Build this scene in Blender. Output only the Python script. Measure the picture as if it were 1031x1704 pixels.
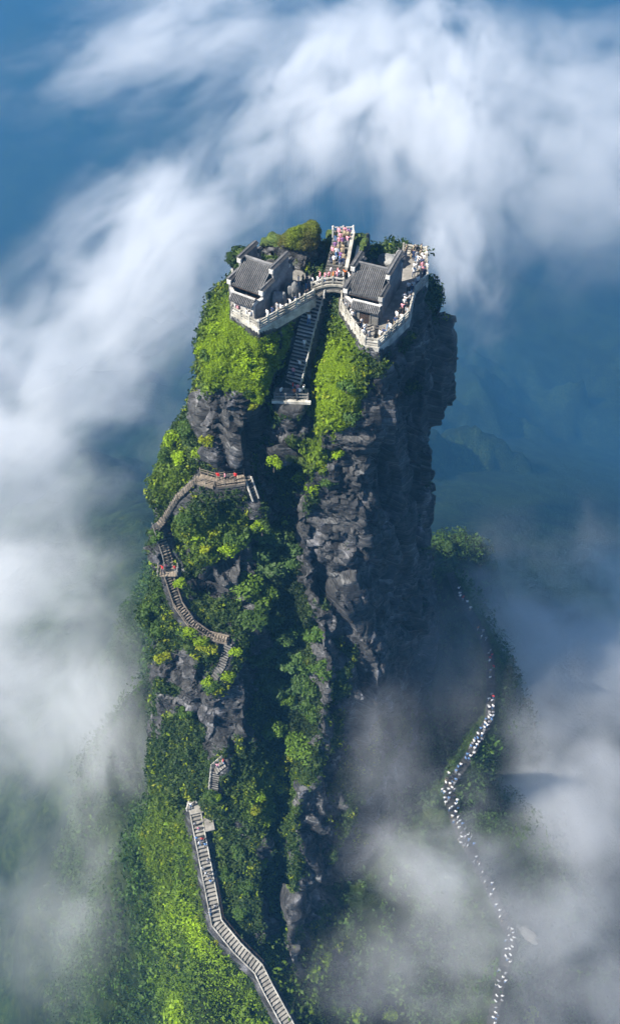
import bpy, math, random, time
import numpy as np
from mathutils import Vector, Matrix
T0 = time.time()
R = math.radians
rnd = random.Random(7)
rng = np.random.default_rng(7)
scene = bpy.context.scene
for o in list(bpy.data.objects):
    bpy.data.objects.remove(o)

# ------------------------------------------------------------------ camera, sky, sun, exposure
cam_d = bpy.data.cameras.new('camera')
cam = bpy.data.objects.new('camera', cam_d)
scene.collection.objects.link(cam)
scene.camera = cam
cam.location = (0, -94, 163)
cam.rotation_euler = (R(40), 0, 0)
cam_d.sensor_fit = 'VERTICAL'
cam_d.angle = R(60)
cam_d.clip_start = 1
cam_d.clip_end = 20000

SUN_EL, SUN_AZ = 45.0, 246.0          # azimuth clockwise from +Y: the sun stands to the left and a little behind the camera
world = bpy.data.worlds.new('World')
scene.world = world
world.use_nodes = True
wn = world.node_tree.nodes
wn.clear()
sky = wn.new('ShaderNodeTexSky')
sky.sky_type = 'NISHITA'
sky.sun_disc = False
sky.sun_elevation = R(SUN_EL)
sky.sun_rotation = R(SUN_AZ)
sky.altitude = 2400
sky.air_density = 1.0
sky.dust_density = 0.4
bg = wn.new('ShaderNodeBackground')
bg.inputs['Strength'].default_value = 0.066
wo = wn.new('ShaderNodeOutputWorld')
world.node_tree.links.new(sky.outputs[0], bg.inputs[0])
world.node_tree.links.new(bg.outputs[0], wo.inputs[0])

sun_d = bpy.data.lights.new('sun', 'SUN')
sun_d.energy = 5.0
sun_d.angle = R(0.5)
sun_d.color = (1.0, 0.93, 0.82)
sun = bpy.data.objects.new('sun', sun_d)
scene.collection.objects.link(sun)
sdir = Vector((math.sin(R(SUN_AZ)) * math.cos(R(SUN_EL)), math.cos(R(SUN_AZ)) * math.cos(R(SUN_EL)), math.sin(R(SUN_EL))))
sun.rotation_euler = (-sdir).to_track_quat('-Z', 'Y').to_euler()
sun.location = sdir * 400

vs = scene.view_settings
vs.view_transform = 'Standard'
vs.look = 'None'
vs.gamma = 1
vs.use_curve_mapping = False
vs.exposure = 1.4
scene.render.engine = 'CYCLES'
cy = scene.cycles
cy.use_denoising = True
cy.denoiser = 'OPENIMAGEDENOISE'
cy.max_bounces = 6
cy.diffuse_bounces = 2
cy.glossy_bounces = 1
cy.transmission_bounces = 2
cy.volume_bounces = 4
cy.transparent_max_bounces = 8
cy.volume_step_rate = 2.2
cy.volume_max_steps = 256
cy.use_adaptive_sampling = True
cy.adaptive_threshold = 0.03

# ------------------------------------------------------------------ helpers: noise and meshes
_perm = np.random.default_rng(3).random((64, 64, 64)).astype(np.float32)

def vnoise(x, y, z):
    """smooth value noise, 0..1"""
    xi = np.floor(x).astype(np.int32); yi = np.floor(y).astype(np.int32); zi = np.floor(z).astype(np.int32)
    fx = (x - xi).astype(np.float32); fy = (y - yi).astype(np.float32); fz = (z - zi).astype(np.float32)
    fx = fx * fx * (3 - 2 * fx); fy = fy * fy * (3 - 2 * fy); fz = fz * fz * (3 - 2 * fz)
    x0 = xi & 63; x1 = (xi + 1) & 63; y0 = yi & 63; y1 = (yi + 1) & 63; z0 = zi & 63; z1 = (zi + 1) & 63
    p = _perm
    a = p[z0, y0, x0] * (1 - fx) + p[z0, y0, x1] * fx
    b = p[z0, y1, x0] * (1 - fx) + p[z0, y1, x1] * fx
    c = p[z1, y0, x0] * (1 - fx) + p[z1, y0, x1] * fx
    d = p[z1, y1, x0] * (1 - fx) + p[z1, y1, x1] * fx
    return (a * (1 - fy) + b * fy) * (1 - fz) + (c * (1 - fy) + d * fy) * fz

def fbm(P, f, octv=4, off=0.0, sc=(1, 1, 1), gain=0.5):
    x = P[:, 0] * f * sc[0] + off; y = P[:, 1] * f * sc[1] + off * 1.7; z = P[:, 2] * f * sc[2] + off * 2.3
    s = 0; a = 1.0; t = 0
    for i in range(octv):
        s = s + a * (vnoise(x, y, z) * 2 - 1); t += a
        x = x * 2.03 + 11.3; y = y * 2.03 + 5.7; z = z * 2.03 + 8.1; a *= gain
    return s / t

def worley(P, sc, seed):
    """nearest jittered cell: (random value of the cell, distance to its border)"""
    Q = (P * np.array(sc, dtype=np.float32)).astype(np.float32)
    B = np.floor(Q).astype(np.int32)
    f1 = np.full(len(P), 9.0, dtype=np.float32); f2 = np.full(len(P), 9.0, dtype=np.float32); val = np.zeros(len(P), dtype=np.float32)
    for a in (-1, 0, 1):
        for b in (-1, 0, 1):
            for c in (-1, 0, 1):
                C = B + np.array([a, b, c]); i, j, k = (C[:, 0] + seed) & 63, (C[:, 1] + 2 * seed) & 63, (C[:, 2] + 5 * seed) & 63
                d = np.sqrt((C[:, 0] + _perm[k, j, i] - Q[:, 0]) ** 2 + (C[:, 1] + _perm[j, i, k] - Q[:, 1]) ** 2 + (C[:, 2] + _perm[i, k, j] - Q[:, 2]) ** 2)
                near_ = d < f1
                f2 = np.where(near_, f1, np.minimum(f2, d)); val = np.where(near_, _perm[(i + 7) & 63, j, k], val); f1 = np.where(near_, d, f1)
    return val, f2 - f1

def sstep(a, b, x):
    t = np.clip((x - a) / (b - a), 0, 1)
    return t * t * (3 - 2 * t)

COL = scene.collection

def np_mesh(name, V, F, smooth=True):
    """V (n,3), F (m,4) or (m,3)"""
    me = bpy.data.meshes.new(name)
    V = np.ascontiguousarray(V, dtype=np.float32); F = np.ascontiguousarray(F, dtype=np.int32)
    k = F.shape[1]
    me.vertices.add(len(V)); me.vertices.foreach_set('co', V.ravel())
    me.loops.add(F.size); me.loops.foreach_set('vertex_index', F.ravel())
    me.polygons.add(len(F)); me.polygons.foreach_set('loop_start', np.arange(0, F.size, k, dtype=np.int32))
    me.polygons.foreach_set('use_smooth', np.full(len(F), smooth, dtype=bool))
    me.update(calc_edges=True)
    return me

def link(name, me, mat=None, parent=None):
    o = bpy.data.objects.new(name, me)
    COL.objects.link(o)
    if mat is not None and me is not None and not me.materials:
        me.materials.append(mat)
    if parent is not None:
        o.parent = parent
    return o

def tag(o, label=None, cat=None, group=None, kind=None):
    if label: o['label'] = label
    if cat: o['category'] = cat
    if group: o['group'] = group
    if kind: o['kind'] = kind
    return o

def empty(name, loc=(0, 0, 0), rz=0.0):
    o = bpy.data.objects.new(name, None)
    COL.objects.link(o)
    o.location = loc; o.rotation_euler = (0, 0, rz)
    return o

# ------------------------------------------------------------------ materials
def new_mat(name):
    m = bpy.data.materials.new(name); m.use_nodes = True
    nt = m.node_tree; nt.nodes.clear()
    out = nt.nodes.new('ShaderNodeOutputMaterial')
    return m, nt, nt.nodes, nt.links, out

def ramp(N, stops):
    r = N.new('ShaderNodeValToRGB'); e = r.color_ramp.elements
    while len(e) < len(stops): e.new(0.5)
    for el, (p, c) in zip(e, stops):
        el.position = p; el.color = (*c, 1) if len(c) == 3 else c
    return r

def noise_node(N, L, scale, detail=4, rough=0.55, vec=None):
    n = N.new('ShaderNodeTexNoise'); n.inputs['Scale'].default_value = scale
    n.inputs['Detail'].default_value = detail; n.inputs['Roughness'].default_value = rough
    if vec is not None: L.new(vec, n.inputs['Vector'])
    return n

def mapping(N, L, scale=(1, 1, 1), rot=(0, 0, 0), coord='Object'):
    tc = N.new('ShaderNodeTexCoord'); mp = N.new('ShaderNodeMapping')
    mp.inputs['Scale'].default_value = scale; mp.inputs['Rotation'].default_value = rot
    L.new(tc.outputs[coord], mp.inputs[0])
    return mp.outputs[0]

def stone_mat(name, c1, c2, scale=1.2, rough=0.85, bump=0.15, spec=0.3):
    m, nt, N, L, out = new_mat(name)
    b = N.new('ShaderNodeBsdfPrincipled'); b.inputs['Roughness'].default_value = rough
    b.inputs['Specular IOR Level'].default_value = spec
    g = N.new('ShaderNodeNewGeometry')
    n = noise_node(N, L, scale, 5, 0.65, g.outputs['Position'])
    n2 = noise_node(N, L, scale * 7, 3, 0.6, g.outputs['Position'])
    mx = N.new('ShaderNodeMath'); mx.operation = 'MULTIPLY_ADD'; mx.inputs[1].default_value = 0.4
    L.new(n2.outputs[0], mx.inputs[0]); 
    sb = N.new('ShaderNodeMath'); sb.operation = 'SUBTRACT'; sb.inputs[1].default_value = 0.2
    L.new(n.outputs[0], sb.inputs[0]); L.new(sb.outputs[0], mx.inputs[2])
    r = ramp(N, [(0.3, c1), (0.72, c2)])
    L.new(mx.outputs[0], r.inputs[0])
    oi = N.new('ShaderNodeObjectInfo'); n3 = noise_node(N, L, 0.45, 5, 0.7, g.outputs['Position'])
    st = N.new('ShaderNodeMapRange'); st.inputs[1].default_value = 0.36; st.inputs[2].default_value = 0.6; st.inputs[3].default_value = 0.62; st.inputs[4].default_value = 1.05; L.new(n3.outputs[0], st.inputs[0])
    rv_ = N.new('ShaderNodeMapRange'); rv_.inputs[3].default_value = 0.78; rv_.inputs[4].default_value = 1.18; L.new(oi.outputs['Random'], rv_.inputs[0])
    ml = N.new('ShaderNodeMath'); ml.operation = 'MULTIPLY'; L.new(st.outputs[0], ml.inputs[0]); L.new(rv_.outputs[0], ml.inputs[1])
    hs = N.new('ShaderNodeHueSaturation'); L.new(r.outputs[0], hs.inputs['Color']); L.new(ml.outputs[0], hs.inputs['Value'])
    L.new(hs.outputs[0], b.inputs['Base Color'])
    bp = N.new('ShaderNodeBump'); bp.inputs['Strength'].default_value = bump; bp.inputs['Distance'].default_value = 0.1
    L.new(n2.outputs[0], bp.inputs['Height']); L.new(bp.outputs[0], b.inputs['Normal'])
    L.new(b.outputs[0], out.inputs[0])
    return m

M = {}
M['pale_stone'] = stone_mat('pale_stone', (0.290, 0.274, 0.234), (0.499, 0.484, 0.436), 0.9)
M['grey_stone'] = stone_mat('grey_stone', (0.096, 0.096, 0.090), (0.204, 0.198, 0.186), 0.8)
M['step_stone'] = stone_mat('step_stone', (0.165, 0.154, 0.138), (0.286, 0.275, 0.248), 1.5)
M['dark_stone'] = stone_mat('dark_stone', (0.021, 0.021, 0.021), (0.060, 0.060, 0.057), 1.0)
M['wall_stone'] = stone_mat('wall_stone', (0.093, 0.093, 0.099), (0.248, 0.248, 0.248), 0.55, bump=0.4)
M['plaster'] = stone_mat('plaster', (0.396, 0.389, 0.367), (0.562, 0.554, 0.533), 1.1)
M['roof_tile'] = stone_mat('roof_tile', (0.041, 0.041, 0.044), (0.098, 0.098, 0.098), 2.5, rough=0.7)
M['tile_edge'] = stone_mat('tile_edge', (0.075, 0.075, 0.079), (0.165, 0.165, 0.165), 2.5, rough=0.7)
M['weathered_wood'] = stone_mat('weathered_wood', (0.140, 0.112, 0.084), (0.280, 0.238, 0.189), 2.0)
M['dark_wood'] = stone_mat('dark_wood', (0.03, 0.02, 0.015), (0.08, 0.05, 0.035), 2.0)
M['bronze'] = stone_mat('bronze', (0.03, 0.03, 0.03), (0.07, 0.065, 0.06), 3.0, rough=0.5)
M['bark'] = stone_mat('bark', (0.05, 0.04, 0.03), (0.12, 0.10, 0.08), 3.0)
M['boulder'] = stone_mat('boulder', (0.120, 0.126, 0.132), (0.276, 0.276, 0.270), 0.8, bump=0.5)

def leaf_mat():
    m, nt, N, L, out = new_mat('leaf')
    at = N.new('ShaderNodeAttribute'); at.attribute_name = 'tint'
    oi = N.new('ShaderNodeObjectInfo')
    hsv = N.new('ShaderNodeHueSaturation')
    mr = N.new('ShaderNodeMapRange'); mr.inputs[3].default_value = 0.75; mr.inputs[4].default_value = 1.25
    L.new(oi.outputs['Random'], mr.inputs[0]); L.new(mr.outputs[0], hsv.inputs['Value'])
    L.new(at.outputs['Color'], hsv.inputs['Color'])
    d = N.new('ShaderNodeBsdfPrincipled'); d.inputs['Roughness'].default_value = 0.6
    d.inputs['Specular IOR Level'].default_value = 0.25
    t = N.new('ShaderNodeBsdfTranslucent')
    L.new(hsv.outputs[0], d.inputs['Base Color']); L.new(hsv.outputs[0], t.inputs['Color'])
    mx = N.new('ShaderNodeMixShader'); mx.inputs[0].default_value = 0.3
    L.new(d.outputs[0], mx.inputs[1]); L.new(t.outputs[0], mx.inputs[2]); L.new(mx.outputs[0], out.inputs[0])
    return m
M['leaf'] = leaf_mat()

def rock_mat(name='rock'):
    m, nt, N, L, out = new_mat(name)
    b = N.new('ShaderNodeBsdfPrincipled'); b.inputs['Roughness'].default_value = 0.75
    b.inputs['Specular IOR Level'].default_value = 0.35
    g = N.new('ShaderNodeNewGeometry')
    def mapped(scale, rot=(0, 0, 0)):
        mp = N.new('ShaderNodeMapping'); mp.vector_type = 'TEXTURE'; mp.inputs['Scale'].default_value = tuple(1 / v for v in scale); mp.inputs['Rotation'].default_value = rot
        L.new(g.outputs['Position'], mp.inputs[0]); return mp.outputs[0]
    lay = noise_node(N, L, 1.0, 7, 0.66, mapped((0.13, 0.13, 1.1), (R(6), R(13), 0)))     # thin beds of schist
    mott = noise_node(N, L, 0.22, 5, 0.6, mapped((1, 1, 1)))
    fine = noise_node(N, L, 2.2, 5, 0.68, mapped((1, 1, 1)))
    strk = noise_node(N, L, 0.42, 6, 0.62, mapped((1, 1, 0.16), (R(4), R(11), 0)))            # water streaks down the face
    r1 = ramp(N, [(0.34, (0.016, 0.017, 0.019)), (0.50, (0.050, 0.050, 0.050)), (0.60, (0.10, 0.102, 0.105)), (0.72, (0.25, 0.25, 0.245))])
    L.new(lay.outputs[0], r1.inputs[0])
    r2 = ramp(N, [(0.42, (0.014, 0.015, 0.017)), (0.53, (0.045, 0.046, 0.05)), (0.61, (0.13, 0.13, 0.14)), (0.72, (0.25, 0.25, 0.27))])
    L.new(strk.outputs[0], r2.inputs[0])
    mx = N.new('ShaderNodeMix'); mx.data_type = 'RGBA'
    rm = ramp(N, [(0.40, (0.05, 0.05, 0.05)), (0.62, (0.95, 0.95, 0.95))]); L.new(mott.outputs[0], rm.inputs[0]); L.new(rm.outputs[0], mx.inputs['Factor']); L.new(r1.outputs[0], mx.inputs['A']); L.new(r2.outputs[0], mx.inputs['B'])
    # warm lichen spots
    r3 = ramp(N, [(0.60, (0, 0, 0)), (0.75, (0.6, 0.6, 0.6))]); L.new(fine.outputs[0], r3.inputs[0])
    mx2 = N.new('ShaderNodeMix'); mx2.data_type = 'RGBA'; mx2.inputs['B'].default_value = (0.11, 0.105, 0.085, 1)
    L.new(r3.outputs[0], mx2.inputs['Factor']); L.new(mx.outputs['Result'], mx2.inputs['A'])
    wj = N.new('ShaderNodeTexWave'); wj.wave_type = 'BANDS'; wj.bands_direction = 'Z'; wj.wave_profile = 'SAW'
    wj.inputs['Scale'].default_value = 0.25; wj.inputs['Distortion'].default_value = 5.0; wj.inputs['Detail'].default_value = 4.0; wj.inputs['Detail Scale'].default_value = 0.35; wj.inputs['Detail Roughness'].default_value = 0.6
    L.new(mapped((1, 1, 1), (R(6), R(14), 0)), wj.inputs['Vector'])
    rj = ramp(N, [(0.0, (0.35, 0.35, 0.36)), (0.16, (0.85, 0.85, 0.86)), (0.8, (1.1, 1.1, 1.1)), (0.95, (1.7, 1.7, 1.65))]); L.new(wj.outputs['Fac'], rj.inputs[0])
    mj = N.new('ShaderNodeMix'); mj.data_type = 'RGBA'; mj.blend_type = 'MULTIPLY'; mj.inputs['Factor'].default_value = 0.9
    L.new(mx2.outputs['Result'], mj.inputs['A']); L.new(rj.outputs[0], mj.inputs['B']); mx2 = mj
    # mossy ground
    at = N.new('ShaderNodeAttribute'); at.attribute_name = 'veg'
    vn = N.new('ShaderNodeMath'); vn.operation = 'MULTIPLY_ADD'; vn.inputs[1].default_value = 0.9; 
    L.new(fine.outputs[0], vn.inputs[0]); 
    sb = N.new('ShaderNodeMath'); sb.operation = 'SUBTRACT'; sb.inputs[1].default_value = 0.45
    L.new(at.outputs['Fac'], sb.inputs[0]); L.new(sb.outputs[0], vn.inputs[2])
    rv = ramp(N, [(0.40, (0, 0, 0)), (0.55, (1, 1, 1))]); L.new(vn.outputs[0], rv.inputs[0])
    rg = ramp(N, [(0.3, (0.018, 0.035, 0.008)), (0.5, (0.05, 0.085, 0.012)), (0.7, (0.10, 0.13, 0.02))])
    L.new(fine.outputs[0], rg.inputs[0])
    al = N.new('ShaderNodeAttribute'); al.attribute_name = 'sunlit_moss'  # moss green brightened where sun falls, put into the colour
    rg2 = ramp(N, [(0.3, (0.05, 0.095, 0.006)), (0.5, (0.11, 0.20, 0.007)), (0.7, (0.18, 0.30, 0.010))]); L.new(fine.outputs[0], rg2.inputs[0])
    mxl = N.new('ShaderNodeMix'); mxl.data_type = 'RGBA'; L.new(al.outputs['Fac'], mxl.inputs['Factor']); L.new(rg.outputs[0], mxl.inputs['A']); L.new(rg2.outputs[0], mxl.inputs['B'])
    mx3 = N.new('ShaderNodeMix'); mx3.data_type = 'RGBA'
    L.new(rv.outputs[0], mx3.inputs['Factor']); L.new(mx2.outputs['Result'], mx3.inputs['A']); L.new(mxl.outputs['Result'], mx3.inputs['B'])
    L.new(mx3.outputs['Result'], b.inputs['Base Color'])
    wv = N.new('ShaderNodeTexWave'); wv.wave_type = 'BANDS'; wv.bands_direction = 'Z'; wv.wave_profile = 'SAW'
    wv.inputs['Scale'].default_value = 0.25; wv.inputs['Distortion'].default_value = 5.0; wv.inputs['Detail'].default_value = 4.0; wv.inputs['Detail Scale'].default_value = 0.35; wv.inputs['Detail Roughness'].default_value = 0.6
    L.new(mapped((1, 1, 1), (R(6), R(14), 0)), wv.inputs['Vector'])
    rl = ramp(N, [(0.30, (0, 0, 0)), (0.42, (0.30, 0.30, 0.30)), (0.47, (0.55, 0.55, 0.55)), (0.56, (0.62, 0.62, 0.62)), (0.60, (0.9, 0.9, 0.9)), (0.75, (1, 1, 1))]); L.new(lay.outputs[0], rl.inputs[0])
    ad = N.new('ShaderNodeMath'); ad.operation = 'ADD'; L.new(rl.outputs[0], ad.inputs[0])
    m2 = N.new('ShaderNodeMath'); m2.operation = 'MULTIPLY'; m2.inputs[1].default_value = 0.5; L.new(fine.outputs[0], m2.inputs[0]); L.new(m2.outputs[0], ad.inputs[1]); w2 = N.new('ShaderNodeMath'); w2.operation = 'MULTIPLY_ADD'; w2.inputs[1].default_value = 0.9; L.new(wv.outputs['Fac'], w2.inputs[0]); L.new(ad.outputs[0], w2.inputs[2]); ad = w2
    bp = N.new('ShaderNodeBump'); bp.inputs['Strength'].default_value = 1.0; bp.inputs['Distance'].default_value = 0.6
    L.new(ad.outputs[0], bp.inputs['Height']); L.new(bp.outputs[0], b.inputs['Normal'])
    L.new(b.outputs[0], out.inputs[0])
    return m
M['rock'] = rock_mat()

# ------------------------------------------------------------------ the routes of stairs and the terraces (world metres)
ZL, ZR = 95.0, 94.0
TERR_L = [(-9.5, -5.2), (-6.2, -8.1), (0.5, -1.9), (0.6, 2.0), (-1.5, 4.2), (-5.6, 6.0), (-9.9, 2.2)]
TERR_R = [(4.0, -1.0), (3.9, -2.9), (6.6, -9.9), (8.15, -10.3), (12.2, -4.7), (13.3, 0.2), (15.1, 3.0), (15.5, 8.8), (12.5, 9.6), (8.0, 6.0), (5.3, 2.6)]
# name: (points, half width, fill depth)
ROUTES = {
    'cleft':   ([(1.0, 0.6, 94.9), (-0.6, -3.2, 90.4), (-2.0, -6.9, 85.9), (-2.4, -7.6, 85.0)], 1.2, 10),
    'landing': ([(-2.4, -7.2, 84.9), (-2.6, -9.2, 84.9)], 1.9, 1.2),
    'upper':   ([(-9.0, -11.4, 72.2), (-13.0, -12.1, 72.2), (-15.3, -11.2, 72.2)], 0.9, 2.0),
    'upperb':  ([(-15.3, -11.2, 72.2), (-18.6, -12.2, 69.0), (-20.8, -13.0, 65.4), (-21.8, -13.6, 64.2)], 0.9, 5.0),
    'lad':     ([(-8.5, -11.8, 72.2), (-7.6, -13.0, 69.2)], 0.6, 3.0),
    'mid':     ([(-21.8, -13.8, 64.2), (-20.5, -16.6, 60.0), (-20.3, -17.6, 58.8)], 1.0, 6.0),
    'mid2':    ([(-20.6, -18.0, 58.4), (-19.3, -20.8, 54.6), (-17.4, -22.6, 52.2), (-15.0, -23.6, 50.6), (-12.2, -24.0, 50.0)], 0.8, 5.0),
    'mid3':    ([(-12.0, -24.2, 49.8), (-13.2, -26.4, 46.6), (-14.4, -27.6, 45.0)], 0.7, 3.0),
    'low0':    ([(-13.2, -35.6, 33.2), (-14.6, -36.4, 32.2), (-15.0, -38.2, 28.8)], 0.7, 3.0),
    'low':     ([(-18.6, -38.6, 22.4), (-17.6, -42.6, 19.6), (-16.2, -48.0, 15.6), (-14.9, -53.2, 12.2), (-11.6, -56.4, 10.2), (-8.2, -59.0, 8.2), (-6.6, -61.6, 6.8), (-3.3, -66.4, 4.0), (0.6, -72.0, 1.2)], 1.25, 4.0),
}
QUEUE = [(28.5, 12.5, 17.0), (30.2, 8.0, 15.0), (33.5, 2.5, 12.5), (35.6, -3.0, 10.0), (35.3, -9.5, 8.0), (34.4, -15.0, 7.0), (29.5, -22.5, 5.5), (25.3, -27.6, 4.6), (26.2, -33.0, 3.4), (28.0, -37.0, 2.4), (32.0, -44.0, -0.8), (35.2, -51.0, -4.0), (32.8, -57.5, -5.6), (30.6, -64.0, -7.2), (29.0, -72.0, -9.5)]

def route_dist(P, pts):
    """for points P (n,3): (horizontal distance to the route, route height there)"""
    best = np.full(len(P), 1e9, dtype=np.float32); zz = np.zeros(len(P), dtype=np.float32)
    for a, b in zip(pts[:-1], pts[1:]):
        ax, ay, az = a; bx, by, bz = b
        dx, dy = bx - ax, by - ay
        t = np.clip(((P[:, 0] - ax) * dx + (P[:, 1] - ay) * dy) / (dx * dx + dy * dy + 1e-9), 0, 1)
        d = np.hypot(P[:, 0] - ax - t * dx, P[:, 1] - ay - t * dy)
        k = d < best
        best = np.where(k, d, best); zz = np.where(k, az + t * (bz - az), zz)
    return best, zz

def sd_poly(X, Y, P):
    d = np.full(X.shape, 1e9, dtype=np.float32); s = np.ones(X.shape, dtype=np.float32)
    n = len(P)
    for i in range(n):
        ax, ay = P[i]; bx, by = P[i - 1]
        ex, ey = bx - ax, by - ay
        wx, wy = X - ax, Y - ay
        t = np.clip((wx * ex + wy * ey) / (ex * ex + ey * ey + 1e-9), 0, 1)
        d = np.minimum(d, (wx - ex * t) ** 2 + (wy - ey * t) ** 2)
        c1 = Y >= ay; c2 = Y < by; c3 = ex * wy > ey * wx
        s = np.where((c1 & c2 & c3) | (~c1 & ~c2 & ~c3), -s, s)
    return s * np.sqrt(d)

# ------------------------------------------------------------------ the rock tower: plan contours by height, blended and meshed
LEFT = [   # six corners: back right, cleft side, front right, front left, left, back left
    (-25, [(2, 8), (-6, -56), (-8, -74), (-20, -70), (-33, -52), (-38, 6)]),
    (-4,  [(1, 6), (-5, -50), (-6, -66), (-17, -62), (-29, -44), (-34, 5)]),
    (8,   [(0, 6), (-5, -44), (-7, -56), (-17, -53), (-26.5, -40), (-31, 4)]),
    (20,  [(0, 6), (-5, -34), (-9, -41), (-18, -40), (-25, -33), (-29, 4)]),
    (30,  [(0, 6), (-6, -27), (-10, -36), (-16, -36.5), (-24, -31), (-27, 4)]),
    (42,  [(0, 6), (-6, -20), (-9.5, -28), (-14.5, -28.5), (-23.5, -25), (-25, 6)]),
    (50,  [(0, 6), (-6, -15), (-10, -22.8), (-17, -22.6), (-25, -20), (-23, 8)]),
    (58,  [(0, 6), (-6, -12), (-10, -17), (-19, -18), (-24, -14.5), (-21, 10)]),
    (68,  [(0, 6), (-5, -8), (-8.5, -12.5), (-16.3, -12.0), (-21.6, -8.5), (-15, 12)]),
    (71.5, [(0, 6), (-5, -7), (-8, -11.2), (-14, -11.2), (-19.4, -5.5), (-15, 12)]),
    (76,  [(0, 6), (-5, -6.2), (-7.5, -11.2), (-13.6, -11.2), (-17.0, -3), (-12, 12)]),
    (86,  [(0, 6), (-4.4, -5.2), (-6.6, -11.2), (-13.0, -10.2), (-16.2, -0.5), (-10, 12)]),
    (90,  [(0.3, 6), (-2.8, -4.0), (-6.2, -10.4), (-11.2, -8.8), (-13.6, 0.8), (-9, 11)]),
    (95,  [(0.6, 6), (0.3, -2.0), (-6.2, -8.3), (-9.7, -5.4), (-10.6, 2), (-7, 8)]),
]
RIGHT = [  # nine corners: cleft back, cleft side, foot of the arete, front, right front, right, right back, back, back left
    (-25, [(-4, 8), (-8, -50), (-2, -70), (11, -56), (20, -38), (27, -16), (34, 16), (20, 32), (0, 26)]),
    (-4,  [(-3, 6), (-6, -46), (-3, -62), (9, -50), (17, -33), (24, -13), (30, 14), (19, 28), (0, 24)]),
    (8,   [(-2, 4), (-5, -42), (-3.4, -54), (7, -42), (15.5, -27), (22, -9), (27, 13), (18, 26), (0, 22)]),
    (20,  [(-2, 2), (-4, -31), (-2.6, -40), (6.2, -32), (14.5, -20), (20.5, -6), (25, 12), (17, 24), (0, 20)]),
    (31,  [(-3, 0), (-3.5, -24), (1.6, -32.0), (8, -25), (15, -14), (19.8, -4), (24, 12), (17, 23), (0, 19)]),
    (44,  [(-3, 0), (-3, -18), (3.0, -24.2), (8.5, -19), (15, -9.5), (19.8, -2), (23, 11), (16, 22), (0, 18)]),
    (57,  [(-2.6, 0), (-3, -12), (-1.2, -17.6), (7, -15), (14.8, -6.5), (18.8, 0), (20.8, 10), (16, 21), (0, 18)]),
    (66,  [(-1, 0), (-2.4, -9), (-1.6, -14.6), (7, -13.8), (14.6, -5), (18.6, 2), (20.4, 10), (16, 20), (1, 17)]),
    (75,  [(0.4, 0), (-0.6, -8), (-0.8, -13.2), (7.4, -12.9), (14.2, -4), (19.0, 3), (20.6, 10), (15, 19), (2, 16)]),
    (84,  [(0.9, 1), (1.0, -8.4), (2.8, -12.8), (8.6, -12.3), (13.6, -3.4), (19.4, 4.2), (21.5, 9.2), (15, 17), (3, 15)]),
    (88,  [(1.2, 1), (1.8, -7.2), (4.4, -12.2), (8.6, -11.9), (13.4, -3), (17.0, 4.2), (19.2, 9.6), (14, 15), (3, 14)]),
    (91,  [(1.6, 1), (2.6, -5.5), (5.4, -11.3), (8.5, -11.2), (13.3, -2.4), (15.6, 3), (16.6, 10), (13, 14), (3, 13)]),
    (94,  [(2.4, 1), (3.6, -3.0), (6.5, -10.2), (8.3, -10.6), (13.2, -2.0), (15.3, 3), (15.9, 10), (12, 13), (3, 12)]),
]
BACK = [  # rock filling the cleft behind and beneath the stair
    (-25, [(-14, 24), (-14, -58), (6, -58), (12, 24)]),
    (8,   [(-12, 20), (-10, -42), (3, -43), (10, 20)]),
    (30,  [(-10, 18), (-9, -27), (4, -27.5), (8, 18)]),
    (44,  [(-9, 17), (-9, -19.5), (3.5, -19.5), (7, 17)]),
    (57,  [(-8, 16), (-8, -13), (3, -13), (6, 16)]),
    (66,  [(-7, 15), (-7, -8), (2, -8), (6, 15)]),
    (80,  [(-6, 13), (-6, -2.5), (2, -2.5), (5, 14)]),
    (90,  [(-5, 12), (-5, -0.5), (2, -0.5), (5, 13)]),
    (94.3, [(-4, 10), (-4, 2.0), (2, 2.0), (5.2, 11)]),
]
H = 0.35
X0, X1, Y0, Y1, Z0, Z1 = -48.0, 42.0, -74.0, 22.0, -24.0, 102.5
gx = np.arange(X0, X1, H, dtype=np.float32); gy = np.arange(Y0, Y1, H, dtype=np.float32); gz = np.arange(Z0, Z1, H, dtype=np.float32)
GX, GY = np.meshgrid(gx, gy)

def contour(levels, z):
    if z >= levels[-1][0]: return levels[-1][1], z - levels[-1][0]
    for (za, A), (zb, B) in zip(levels[:-1], levels[1:]):
        if z <= zb:
            t = max(0.0, (z - za) / (zb - za))
            return [(a[0] + (b[0] - a[0]) * t, a[1] + (b[1] - a[1]) * t) for a, b in zip(A, B)], 0.0
def smin(a, b, k):
    h = np.clip(0.5 + 0.5 * (b - a) / k, 0, 1)
    return b + (a - b) * h - k * h * (1 - h)

field = np.empty((len(gz), len(gy), len(gx)), dtype=np.float32)
for iz, z in enumerate(gz):
    P, e = contour(LEFT, z); a = np.maximum(sd_poly(GX, GY, P), e - 0.25 if e > 0 else -99)
    P, e = contour(RIGHT, z); b = np.maximum(sd_poly(GX, GY, P), e - 0.25 if e > 0 else -99)
    P, e = contour(BACK, z); c = np.maximum(sd_poly(GX, GY, P), e - 0.2 if e > 0 else -99)
    field[iz] = np.minimum(np.minimum(a, b), c)

def sub(x0, x1, y0, y1, z0, z1):
    ix = slice(max(0, int((x0 - X0) / H)), min(len(gx), int((x1 - X0) / H) + 2))
    iy = slice(max(0, int((y0 - Y0) / H)), min(len(gy), int((y1 - Y0) / H) + 2))
    iz = slice(max(0, int((z0 - Z0) / H)), min(len(gz), int((z1 - Z0) / H) + 2))
    Zc, Yc, Xc = np.meshgrid(gz[iz], gy[iy], gx[ix], indexing='ij')
    return (iz, iy, ix), np.stack([Xc.ravel(), Yc.ravel(), Zc.ravel()], 1), Xc.shape

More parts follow.
